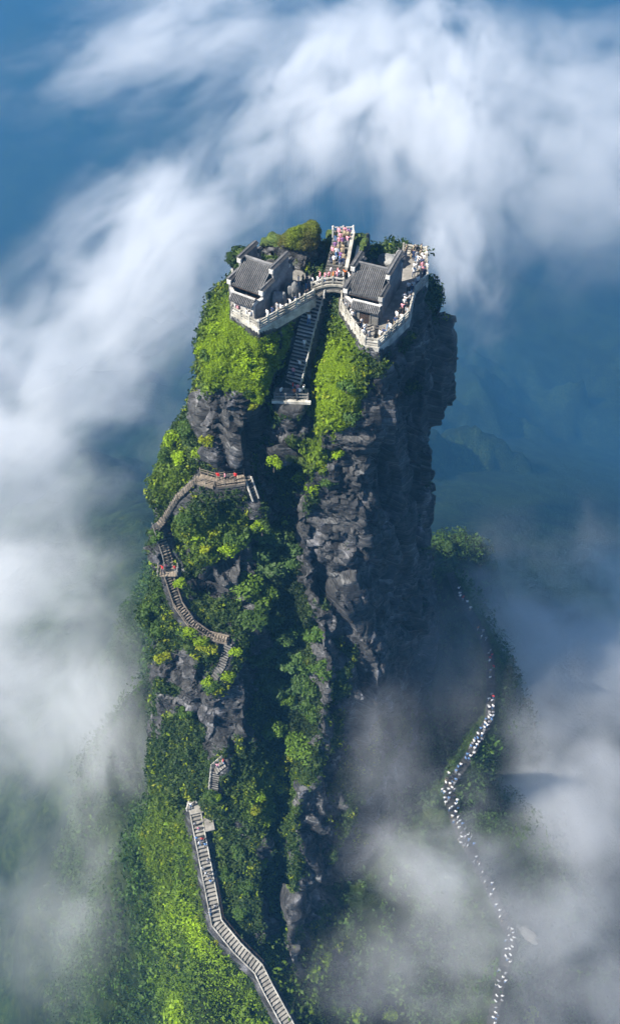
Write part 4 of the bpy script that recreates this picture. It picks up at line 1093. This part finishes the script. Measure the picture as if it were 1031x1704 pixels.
ss = stairs('summit_stairway', [(3.1, 1.5, 96.1), (3.3, 2.6, 96.4), (4.1, 5.6, 98.3), (4.25, 6.6, 98.4)], 2.5, 0.42, 'crowded stone stairway climbing from the footbridge to the highest lookout', mat='grey_stone')
beam('side_wall', (4.6, 1.6, 96.2), (5.5, 5.9, 98.6), 0.35, 1.6, 'grey_stone', ss)
beam('side_wall_coping', (4.6, 1.6, 97.05), (5.5, 5.9, 99.45), 0.45, 0.14, 'pale_stone', ss)
beam('side_wall', (5.35, 1.2, 95.3), (6.2, 5.2, 97.2), 0.3, 1.2, 'dark_stone', ss)
beam('side_wall_coping', (5.35, 1.2, 95.96), (6.2, 5.2, 97.86), 0.4, 0.12, 'pale_stone', ss)
beam('stair_body', (3.1, 2.2, 95.2), (4.2, 6.6, 97.2), 2.4, 1.9, 'dark_stone', ss)
lk = empty('railing', (4.2, 6.9, 98.4)); tag(lk, 'white railing closing the top of the crowded summit stairway', 'railing')
railing(lk, [(2.9, 6.3, 98.4), (2.95, 6.9, 98.4), (5.55, 7.0, 98.4), (5.55, 5.9, 98.4)], 1.3, 1.1, (0.5, 1.05), 0.18, 0.09, 0.11, 'plaster')

# ------------------------------------------------------------------ stairs in the cleft and down the face
cp_ = [(1.0, 0.6, 94.9), (-0.6, -3.2, 90.4), (-2.0, -6.9, 85.9), (-2.4, -7.6, 85.0)]
stairs('cleft_stairway', cp_, 2.3, 0.46, 'steep grey stairway climbing the shaded cleft between the peaks', mat='plaster')
rl = empty('railing', (-1.3, -7.2, 85.2)); tag(rl, 'pale railing running up beside the steep cleft stairway', 'railing')
railing(rl, offset_line([(1.0, 0.2, 95.0), (-0.6, -3.2, 90.5), (-2.0, -6.9, 86.0), (-2.5, -7.8, 85.0)], 1.2), 1.05, 1.05, (0.55, 1.0), 0.13, 0.08, 0.10, 'plaster')
ld = empty('landing_platform', (-2.5, -8.6, 84.9)); tag(ld, 'stone landing bridging the cleft at the foot of the steep stairway', 'landing')
block('deck', (-2.4, -8.6, 84.8), (4.3, 2.4, 0.22), R(-3), 'pale_stone', ld)
block('edge_slab', (-2.4, -9.85, 84.72), (5.0, 0.36, 0.42), R(-3), 'pale_stone', ld)
for x in (-4.0, -2.0, -0.6): block('bracket', (x, -9.2, 84.1), (0.3, 1.4, 0.9), 0, 'dark_stone', ld)
rl = empty('railing', (-2.4, -9.6, 84.9)); tag(rl, 'thin railing across the front of the cleft landing', 'railing')
railing(rl, [(-4.55, -9.55, 84.95), (-0.25, -9.75, 84.95)], 1.45, 1.05, (0.5, 1.0), 0.14, 0.09, 0.11, 'step_stone')

# wooden gallery across the buttress
gp = [(-9.0, -11.8, 72.2), (-13.0, -12.5, 72.2), (-15.4, -11.6, 72.2)]
ga_ = empty('walkway_gallery', (-12.5, -12.4, 71.0)); tag(ga_, 'weathered wooden gallery walkway at the foot of the bare buttress', 'walkway')
for a, b in zip(gp[:-1], gp[1:]):
    a_, b_ = Vector(a), Vector(b); n = int((b_ - a_).length / 0.36); d = (b_ - a_).normalized()
    for i in range(n):
        c = a_.lerp(b_, (i + 0.5) / n)
        block('plank', c + Vector((0, 0, -0.05 + rnd.uniform(-0.008, 0.008))), (0.31, 1.6, 0.09), math.atan2(d.y, d.x), 'weathered_wood', ga_)
    q = offset_line([a, b], 0.78)
    beam('fascia', Vector(q[0]) + Vector((0, 0, -0.28)), Vector(q[1]) + Vector((0, 0, -0.28)), 0.14, 0.5, 'weathered_wood', ga_)
    for s in (0.05, 0.5, 0.95):
        p = Vector(q[0]).lerp(Vector(q[1]), s)
        beam('support_post', p + Vector((0, 0.1, -2.6)), p + Vector((0, 0.1, -0.45)), 0.2, 0.2, 'weathered_wood', ga_)
gr_ = empty('railing', (-13.0, -13.3, 71.0)); tag(gr_, 'brown timber railing along the gallery walkway', 'railing')
railing(gr_, offset_line(gp, 0.76), 1.25, 1.1, (0.35, 0.70, 1.05), 0.12, 0.06, 0.08, 'weathered_wood')
gr2_ = empty('railing', (-12.0, -11.4, 71.0)); tag(gr2_, 'timber railing against the rock behind the gallery walkway', 'railing')
railing(gr2_, offset_line(gp, -0.76), 1.3, 1.05, (0.55, 1.0), 0.11, 0.06, 0.08, 'weathered_wood')
up = [(-15.4, -11.7, 72.2), (-18.6, -12.4, 69.0), (-20.8, -13.2, 65.4), (-21.8, -13.9, 64.2)]
stairs('flight_of_steps', up, 1.2, 0.45, 'steps dropping from the gallery walkway round the leafy shoulder', mat='weathered_wood')
rr = empty('railing', (-17, -13.2, 69)); tag(rr, 'sloping timber railing beside the steps below the gallery', 'railing')
railing(rr, offset_line(up, 0.66), 1.1, 1.05, (0.35, 0.70, 1.05), 0.10, 0.05, 0.07, 'weathered_wood')
lad = [(-8.5, -11.8, 72.2), (-7.6, -13.0, 69.2)]
stairs('ladder_stairway', lad, 0.8, 0.42, 'narrow ladder-like stairway with pale side boards dropping from the gallery end', mat='weathered_wood', kerb='pale_stone')
mid = [(-21.8, -13.8, 64.2), (-20.5, -16.6, 60.0), (-20.3, -17.6, 58.8)]
stairs('flight_of_steps', mid, 1.2, 0.45, 'steep brown steps above the small landing on the face', mat='weathered_wood')
rr = empty('railing', (-22.6, -14.6, 63.5)); tag(rr, 'latticed pale railing down the steep brown steps', 'railing')
railing(rr, offset_line(mid, -0.7), 0.55, 1.0, (0.25, 1.0), 0.09, 0.07, 0.10, 'step_stone')
ml = empty('landing_platform', (-20.6, -17.7, 58.6)); tag(ml, 'small railed landing high on the face with visitors in red', 'landing')
for i in range(6): block('plank', (-21.6 + i * 0.4, -17.7, 58.52), (0.36, 1.7, 0.1), 0, 'weathered_wood', ml)
railing(ml, [(-22.0, -17.0, 58.58), (-22.0, -18.5, 58.58)], 0.75, 1.0, (0.5, 1.0), 0.12, 0.08, 0.10, 'step_stone')
railing(ml, [(-19.2, -17.0, 58.58), (-19.2, -18.5, 58.58)], 0.75, 1.0, (0.5, 1.0), 0.12, 0.08, 0.10, 'step_stone')
m2 = ROUTES['mid2'][0]
stairs('flight_of_steps', m2, 1.15, 0.42, 'long curving brown steps following the green ledge below the landing', mat='weathered_wood', kerb='weathered_wood')
rr = empty('railing', m2[1]); tag(rr, 'pale zigzag railing on the outer side of the curving steps', 'railing')
railing(rr, offset_line(m2, -0.68), 0.62, 1.0, (0.22, 1.0), 0.08, 0.06, 0.09, 'weathered_wood')
m3 = ROUTES['mid3'][0]
stairs('flight_of_steps', m3, 1.2, 0.42, 'short grey steps turning back under the curving ledge steps', mat='grey_stone')
l0 = ROUTES['low0'][0]
stairs('flight_of_steps', l0, 1.3, 0.42, 'short pale steps beside the brown rocks above the long lower stairway', mat='step_stone')
rr = empty('railing', l0[1]); tag(rr, 'short white railing on the small steps by the brown rocks', 'railing')
railing(rr, offset_line(l0, -0.75), 0.8, 1.0, (0.45, 1.0), 0.1, 0.08, 0.1, 'pale_stone')
lo = ROUTES['low'][0]
stairs('long_stairway', lo, 1.55, 0.64, 'long pale stone stairway descending the green slope at the foot of the tower', mat='step_stone', thick=0.16, kerb='pale_stone', wob=0.02)
lp = empty('landing_platform', (-18.4, -38.2, 22.4)); tag(lp, 'pale stone landing at the head of the long lower stairway', 'landing')
block('deck', (-17.9, -38.1, 22.3), (3.4, 2.4, 0.3), R(12), 'step_stone', lp)
block('ramp_slab', (-16.4, -40.0, 21.2), (1.5, 3.6, 0.25), R(14), 'step_stone', lp)
rr = empty('railing', (-19.4, -38.4, 22.4)); tag(rr, 'white railing at the head of the long lower stairway', 'railing')
railing(rr, [(-19.8, -39.0, 22.45), (-19.5, -37.2, 22.45), (-17.2, -37.0, 22.45)], 0.9, 1.0, (0.5, 1.0), 0.14, 0.1, 0.12, 'pale_stone')
rr = empty('railing', lo[5]); tag(rr, 'dark handrail on the inner side of the lower stairway bend', 'railing')
railing(rr, offset_line(lo[2:6], 1.3), 1.6, 0.9, (0.85,), 0.1, 0.07, 0.08, 'dark_wood')
# ridge path of the visitors' queue
qs = stairs('ridge_path', QUEUE, 1.7, 0.62, 'misty grey stepped path along the ridge filled with queuing visitors', mat='dark_stone')
for i, (p, r_, lb) in enumerate((((38.4, -50.5, -4.6), (2.1, 0.9, 0.8), 'long pale boulder beside the queue low in the mist'),)):
    o = link('boulder', boulder_mesh('boulder', i + 11, r_)); o.location = p; o.rotation_euler = (0.2, 0, -0.7 + i * 0.2); tag(o, lb, 'boulder')
print('built', time.time() - T0)
# ------------------------------------------------------------------ people
def person_mesh(name, pose):
    """one continuous figure grown over a posed skeleton; slots: 0 top, 1 trousers, 2 skin, 3 hair"""
    J = {'pelvis': (0, 0, 0.93), 'waist': (0, 0, 1.08), 'chest': (0, 0.01, 1.28), 'neck': (0, 0.01, 1.46), 'head': (0, -0.01, 1.56), 'crown': (0, 0.0, 1.70)}
    rad = {'pelvis': (0.15, 0.12), 'waist': (0.135, 0.105), 'chest': (0.165, 0.12), 'neck': (0.055, 0.055), 'head': (0.085, 0.095), 'crown': (0.075, 0.085)}
    E_ = [('pelvis', 'waist'), ('waist', 'chest'), ('chest', 'neck'), ('neck', 'head'), ('head', 'crown')]
    legs = {'stand': ((0, 0), (0, 0)), 'walk': ((-0.16, 0.02), (0.16, -0.06)), 'lean': ((0.03, 0), (-0.05, 0)), 'raise': ((0, 0.01), (0.04, 0))}[pose]
    arms = {'stand': ((0.02, 0.0, 0), (0.0, -0.02, 0)), 'walk': ((0.14, 0.18, 0), (-0.14, -0.10, 0)), 'lean': ((-0.16, -0.34, 0.12), (-0.16, -0.34, 0.12)), 'raise': ((-0.10, -0.24, 0.55), (0.0, -0.02, 0))}[pose]
    for s, nm, lg, am in ((-1, 'l', legs[0], arms[0]), (1, 'r', legs[1], arms[1])):
        J['hip' + nm] = (s * 0.09, 0, 0.88); rad['hip' + nm] = (0.095, 0.10)
        J['knee' + nm] = (s * 0.10, lg[0] * 0.6 - 0.01, 0.49); rad['knee' + nm] = (0.065, 0.07)
        J['ankle' + nm] = (s * 0.10, lg[0] + lg[1], 0.09); rad['ankle' + nm] = (0.045, 0.05)
        J['toe' + nm] = (s * 0.11, lg[0] + lg[1] - 0.16, 0.04); rad['toe' + nm] = (0.04, 0.035)
        E_ += [('pelvis', 'hip' + nm), ('hip' + nm, 'knee' + nm), ('knee' + nm, 'ankle' + nm), ('ankle' + nm, 'toe' + nm)]
        J['sho' + nm] = (s * 0.19, 0.01, 1.39); rad['sho' + nm] = (0.062, 0.062)
        J['elb' + nm] = (s * 0.25, 0.02 + am[0] * 0.6, 1.12 + am[2] * 0.4); rad['elb' + nm] = (0.045, 0.045)
        J['wri' + nm] = (s * 0.24, am[1], 0.90 + am[2]); rad['wri' + nm] = (0.032, 0.032)
        J['han' + nm] = (s * 0.235, am[1] - 0.05, 0.80 + am[2] * 1.1); rad['han' + nm] = (0.036, 0.022)
        E_ += [('chest', 'sho' + nm), ('sho' + nm, 'elb' + nm), ('elb' + nm, 'wri' + nm), ('wri' + nm, 'han' + nm)]
    keys = list(J); ix = {k: i for i, k in enumerate(keys)}
    me = bpy.data.meshes.new('skeleton'); me.from_pydata([J[k] for k in keys], [(ix[a], ix[b]) for a, b in E_], [])
    o = bpy.data.objects.new('skeleton', me); COL.objects.link(o)
    sk = o.modifiers.new('Skin', 'SKIN'); sk.use_smooth_shade = True
    for i, k in enumerate(keys):
        me.skin_vertices[0].data[i].radius = rad[k]; me.skin_vertices[0].data[i].use_root = (k == 'pelvis')
    sb_ = o.modifiers.new('Subdivision', 'SUBSURF'); sb_.levels = 1; sb_.render_levels = 1
    dg = bpy.context.evaluated_depsgraph_get()
    out_ = bpy.data.meshes.new_from_object(o.evaluated_get(dg)); out_.name = name
    bpy.data.objects.remove(o); bpy.data.meshes.remove(me)
    for mt in ('cloth_white', 'cloth_navy', 'skin', 'hair'): out_.materials.append(M[mt])
    for p in out_.polygons:
        c = p.center
        if c.z > 1.50: p.material_index = 3 if (c.z > 1.62 or c.y > 0.02) else 2
        elif abs(c.x) > 0.17 and (c.z < 1.02 or (pose in ('raise', 'lean') and c.y < -0.2)): p.material_index = 2
        elif c.z > 1.46: p.material_index = 2
        elif c.z > 0.92: p.material_index = 0
        else: p.material_index = 1
    return out_
def plain(name, c, rough=0.8):
    m, nt, N, L, out = new_mat(name)
    b = N.new('ShaderNodeBsdfPrincipled'); b.inputs['Roughness'].default_value = rough; b.inputs['Specular IOR Level'].default_value = 0.2
    oi = N.new('ShaderNodeObjectInfo'); g = N.new('ShaderNodeNewGeometry'); n = noise_node(N, L, 6.0, 2, 0.5, g.outputs['Position'])
    r = ramp(N, [(0.3, tuple(v * 0.75 for v in c)), (0.7, tuple(min(1, v * 1.12) for v in c))]); L.new(n.outputs[0], r.inputs[0])
    L.new(r.outputs[0], b.inputs['Base Color']); L.new(b.outputs[0], out.inputs[0]); return m
CLOTH = {'white': (0.78, 0.78, 0.78), 'black': (0.02, 0.02, 0.022), 'red': (0.55, 0.03, 0.03), 'pink': (0.70, 0.30, 0.36), 'navy': (0.03, 0.05, 0.12), 'grey': (0.30, 0.31, 0.33), 'orange': (0.65, 0.18, 0.04), 'khaki': (0.32, 0.26, 0.17), 'blue': (0.12, 0.25, 0.50), 'purple': (0.22, 0.10, 0.25)}
for k, c in CLOTH.items(): M['cloth_' + k] = plain('cloth_' + k, c)
M['skin'] = plain('skin', (0.50, 0.32, 0.23), 0.6); M['hair'] = plain('hair', (0.015, 0.012, 0.01), 0.5)
POSES = {p: person_mesh('person', p) for p in ('stand', 'walk', 'lean', 'raise')}
POSE_WORD = {'stand': 'standing', 'walk': 'walking', 'lean': 'leaning', 'raise': 'raising an arm'}
prnd = random.Random(21)
BOT = ('navy', 'black', 'grey', 'khaki', 'blue')
def person(p, face, top, place, group, pose=None, bottom=None):
    pose = pose or prnd.choice(('stand', 'walk', 'stand', 'raise'))
    bottom = bottom or prnd.choice(BOT)
    o = link('person', POSES[pose]); o.location = p
    o.rotation_euler = (0, 0, face); s = prnd.uniform(0.94, 1.05); o.scale = (s, s, s)
    for i, mt in ((0, 'cloth_' + top), (1, 'cloth_' + bottom)):
        o.material_slots[i].link = 'OBJECT'; o.material_slots[i].material = M[mt]
    lb = 'visitor in %s top and %s trousers %s' % (top, bottom, place)
    if len(lb.split()) > 16: lb = 'visitor in %s top %s' % (top, place)
    tag(o, lb, 'person', group)
    return o
def crowd_on(pts, w, n, place, group, colours, pose=None, s0=0.0, s1=1.0, gap=0.5):
    """visitors spread along a route without standing inside each other"""
    Lh = length(pts); used = []
    tries = 0
    while len(used) < n and tries < n * 60:
        tries += 1
        s = (s0 + (s1 - s0) * prnd.random()) * Lh
        p, d = along([tuple(q) for q in pts], s)
        off = prnd.uniform(-w, w)
        q = Vector((p.x - d.y * off, p.y + d.x * off, p.z))
        if any((q.xy - u.xy).length < gap for u in used): continue
        used.append(q)
        face = math.atan2(d.y, d.x) + (math.pi / 2) + (math.pi if prnd.random() < 0.5 else 0) + prnd.uniform(-0.6, 0.6)
        person(q, face, prnd.choice(colours), place, group, pose)
W = ('white', 'white', 'white', 'grey', 'black', 'white', 'navy', 'black', 'white', 'pink')
def fl(pts, z): return [(x, y, z) for x, y in pts]
crowd_on(fl([(-9.3, -5.0), (-6.3, -7.4)], ZL), 0.12, 4, 'before the white gate wall', 'visitors by the white gate wall', ('white', 'pink', 'black', 'white'), gap=0.45)
crowd_on(fl([(-5.6, -6.8), (0.0, -1.7)], ZL), 0.3, 8, 'on the terrace near the footbridge', 'visitors beside the gable wall', ('white', 'black', 'grey', 'white', 'navy'))
crowd_on(fl([(-1.6, 0.2), (0.4, 1.0)], ZL), 0.8, 8, 'in the shade below the mossy boulder', 'visitors below the boulder', ('white', 'black', 'navy', 'white'))
crowd_on([(0.6, 0.2, bz(0.6)), (2.85, 0.2, bz(2.85)), (5.2, 0.2, bz(5.2))], 0.7, 13, 'on the arched footbridge', 'visitors on the footbridge', ('white', 'white', 'white', 'pink', 'black', 'orange', 'grey'), gap=0.42)
crowd_on([(3.3, 2.6, 96.4), (4.1, 5.6, 98.3), (4.25, 6.5, 98.4)], 1.0, 21, 'on the crowded summit stairway', 'visitors on the summit stairway', ('pink', 'white', 'purple', 'black', 'white', 'pink', 'navy', 'khaki', 'black'), gap=0.42)
crowd_on(fl([(4.6, -3.4), (7.0, -9.2), (8.3, -9.4)], ZR), 0.35, 9, 'at the terrace prow before the gate', 'visitors at the terrace prow', W, gap=0.45)
crowd_on(fl([(8.3, -9.2), (11.6, -4.6), (12.6, 0.0), (14.0, 2.8)], ZR), 0.45, 22, 'along the side of the prow-shaped terrace', 'visitors along the terrace side', W, gap=0.45)
crowd_on(fl([(14.3, 3.4), (14.6, 8.2), (12.8, 8.8)], ZR), 0.9, 26, 'on the lookout behind the hall', 'visitors on the rear lookout', ('white', 'white', 'pink', 'black', 'grey', 'white', 'khaki', 'navy'), gap=0.45)
for s, off, top, pose in ((0.05, 0.1, 'white', 'walk'), (0.12, 0.35, 'blue', 'walk'), (0.30, -0.3, 'white', 'walk'), (0.36, 0.2, 'white', 'walk'), (0.60, 0.55, 'white', 'stand'), (0.80, 0.5, 'white', 'raise'), (0.88, -0.4, 'pink', 'raise')):
    p, d = along(cp_, s * length(cp_)); person((p.x - d.y * off, p.y + d.x * off, p.z), math.atan2(d.y, d.x) + 1.57 + prnd.uniform(-0.5, 0.5), top, 'on the steep cleft stairway', 'visitors on the cleft stairway', pose)
for x, y, top in ((-3.7, -9.0, 'white'), (-2.2, -8.0, 'red'), (-2.0, -9.1, 'orange'), (-1.3, -9.0, 'white'), (-0.8, -8.6, 'white'), (-1.6, -8.4, 'pink')):
    person((x, y, 84.92), prnd.uniform(0, 6.28), top, 'on the cleft landing', 'visitors on the cleft landing')
for x, top in ((-12.6, 'red'), (-11.6, 'pink'), (-10.2, 'red')):
    person((x, -12.1, 72.2), prnd.uniform(0, 6.28), top, 'on the wooden gallery', 'visitors on the gallery')
for x, y, top in ((-21.3, -17.8, 'red'), (-20.9, -17.5, 'pink'), (-19.5, -17.7, 'red')):
    person((x, y, 58.58), prnd.uniform(0, 6.28), top, 'on the small face landing', 'visitors on the small landing')
crowd_on(lo[:4], 0.8, 13, 'on the long lower stairway', 'visitors on the lower stairway', ('white', 'grey', 'white', 'pink', 'black', 'white', 'blue', 'grey'), s0=0.08, s1=0.95)
person(along(lo, 5.2)[0] + Vector((0.3, 0, 0)), 0.3, 'red', 'on the long lower stairway', 'visitors on the lower stairway', 'walk')
for x, y, top in ((-19.2, -38.3, 'white'), (-18.2, -37.6, 'white')):
    person((x, y, 22.46), prnd.uniform(0, 6.28), top, 'above the long lower stairway', 'visitors on the lower landing')
for x, y, z, top in ((-14.2, -36.2, 32.5, 'pink'), (-13.3, -35.7, 33.2, 'red')):
    person((x, y, z), prnd.uniform(0, 6.28), top, 'on the small steps by the brown rocks', 'visitors by the brown rocks')
QG = 'visitors queuing along the misty ridge path'
crowd_on(QUEUE, 0.6, 24, 'on the ridge path near the mossy spur', QG, ('white', 'white', 'orange', 'red', 'white', 'grey'), s0=0.03, s1=0.30)
crowd_on(QUEUE, 0.6, 34, 'on the ridge path beside the dark face', QG, ('white', 'white', 'white', 'blue', 'grey'), s0=0.30, s1=0.46)
crowd_on(QUEUE, 1.2, 46, 'in the thick of the ridge queue', QG, ('white', 'white', 'white', 'blue', 'black', 'grey'), s0=0.46, s1=0.60)
crowd_on(QUEUE, 0.8, 60, 'on the lowest stretch of ridge path', QG, ('white', 'white', 'white', 'grey', 'black'), s0=0.62, s1=0.97)
print('people', time.time() - T0)


# ------------------------------------------------------------------ air: one even haze, and the drifting cloud banks
def box_mesh(name, x0, x1, y0, y1, z0, z1):
    V = [(x, y, z) for z in (z0, z1) for y in (y0, y1) for x in (x0, x1)]
    F = [(0, 2, 3, 1), (4, 5, 7, 6), (0, 1, 5, 4), (2, 6, 7, 3), (0, 4, 6, 2), (1, 3, 7, 5)]
    return np_mesh(name, np.array(V, float), np.array(F), False)
m, nt, N, L, out = new_mat('haze')
pv = N.new('ShaderNodeVolumePrincipled')
pv.inputs['Color'].default_value = (0.075, 0.255, 0.49, 1)
pv.inputs["Density"].default_value = 0.00052
pv.inputs['Anisotropy'].default_value = 0.0
L.new(pv.outputs[0], out.inputs['Volume'])
hz = tag(link('haze', box_mesh('haze', -8200, 8200, -8200, 8200, -1000, 166), m), kind='stuff')

def cloud_mat(name, gain, bias, rise, sc):
    m, nt, N, L, out = new_mat(name)
    tc = N.new('ShaderNodeTexCoord'); oi = N.new('ShaderNodeObjectInfo'); g = N.new('ShaderNodeNewGeometry')
    ln = N.new('ShaderNodeVectorMath'); ln.operation = 'LENGTH'; L.new(tc.outputs['Object'], ln.inputs[0])
    fall = N.new('ShaderNodeMapRange'); fall.interpolation_type = 'SMOOTHSTEP'
    fall.inputs[1].default_value = 1.0; fall.inputs[2].default_value = 0.1; fall.inputs[3].default_value = 0; fall.inputs[4].default_value = 1
    L.new(ln.outputs['Value'], fall.inputs[0])
    mp = N.new('ShaderNodeVectorMath'); mp.operation = 'MULTIPLY_ADD'; mp.inputs[1].default_value = (sc * 1.1, sc, sc)
    L.new(tc.outputs['Object'], mp.inputs[0]); L.new(oi.outputs['Location'], mp.inputs[2])
    n = noise_node(N, L, 1.0, 4, 0.56, mp.outputs[0]); n.inputs['Distortion'].default_value = 0.5
    # density = fall * k * clamp(noise*a - b + fall)
    a = N.new('ShaderNodeMath'); a.operation = 'MULTIPLY_ADD'; a.inputs[1].default_value = gain; a.inputs[2].default_value = bias
    L.new(n.outputs[0], a.inputs[0])
    s = N.new('ShaderNodeMath'); s.operation = 'ADD'; s.use_clamp = True; L.new(a.outputs[0], s.inputs[0])
    f2 = N.new('ShaderNodeMath'); f2.operation = 'MULTIPLY'; f2.inputs[1].default_value = rise; L.new(fall.outputs[0], f2.inputs[0]); L.new(f2.outputs[0], s.inputs[1])
    k = N.new('ShaderNodeMath'); k.operation = 'MULTIPLY'; L.new(s.outputs[0], k.inputs[0]); L.new(fall.outputs[0], k.inputs[1])
    k2 = N.new('ShaderNodeMath'); k2.operation = 'MULTIPLY'; L.new(k.outputs[0], k2.inputs[0]); L.new(oi.outputs['Alpha'], k2.inputs[1])
    pv = N.new('ShaderNodeVolumePrincipled'); pv.inputs['Color'].default_value = (0.97, 0.98, 1.0, 1); pv.inputs['Anisotropy'].default_value = 0.1
    L.new(k2.outputs[0], pv.inputs['Density']); L.new(pv.outputs[0], out.inputs['Volume'])
    return m
M['cloud'] = cloud_mat('cloud', 4.6, -2.3, 0.55, 2.6)
M['mist'] = cloud_mat('mist', 3.6, -1.75, 0.5, 2.0)
def ico(name):
    import bmesh
    bm = bmesh.new(); bmesh.ops.create_icosphere(bm, subdivisions=2, radius=1.08)
    me = bpy.data.meshes.new(name); bm.to_mesh(me); bm.free(); return me
cloud_me = ico('cloud'); cloud_me.materials.append(M['cloud'])
mist_me = ico('mist'); mist_me.materials.append(M['mist'])
CLOUDS = [  # centre, radii, turn about z, density
    ((-106, 118, -44), (95, 70, 40), 60, 0.070), ((-70, 258, -72), (165, 70, 38), 70, 0.070), ((14, 480, -96), (190, 80, 42), 72, 0.065), ((80, 450, -92), (220, 80, 44), 84, 0.065), ((66, 262, -70), (64, 28, 26), 88, 0.050),
    ((160, 430, -98), (210, 120, 48), 70, 0.030), ((-100, 600, -112), (200, 110, 38), 60, 0.045), ((24, 8, 84), (16, 7, 9), 60, 0.030),
]
MIST = [
    ((-46, -44, -14), (22, 26, 20), 0, 0.030),     ((27, -6, 14), (16, 28, 20), 0, 0.022), ((40, 14, 6), (16, 20, 16), 0, 0.030),     ((-66, 6, -20), (40, 46, 26), 20, 0.055), ((-42, -14, 0), (17, 32, 17), 10, 0.080), ((-78, 46, -36), (46, 36, 22), 0, 0.075), ((-58, -38, -46), (36, 28, 16), 0, 0.016),
    ((64, 20, -24), (46, 52, 25), -20, 0.075), ((48, -24, -3), (34, 38, 17), -10, 0.095), ((36, -52, -2), (36, 28, 15), 10, 0.070), ((21, -44, 14), (22, 20, 11), 20, 0.100), ((12, -32, 30), (14, 22, 9), 0, 0.035), ((56, -60, -14), (26, 22, 13), 0, 0.050), ((14, -60, 9), (22, 14, 9), 0, 0.060),
]
for lst, me_, lb in ((CLOUDS, cloud_me, 'soft white bank of cloud drifting round the tower'), (MIST, mist_me, 'thin grey mist drifting over the lower slopes')):
    for c, r, rz, dn in lst:
        o = link('cloud_mist', me_)
        o.location = c; o.scale = r; o.rotation_euler = (0, 0, R(rz)); o.color = (1, 1, 1, dn)
        tag(o, lb, 'cloud', kind='stuff')
print('done', time.time() - T0)
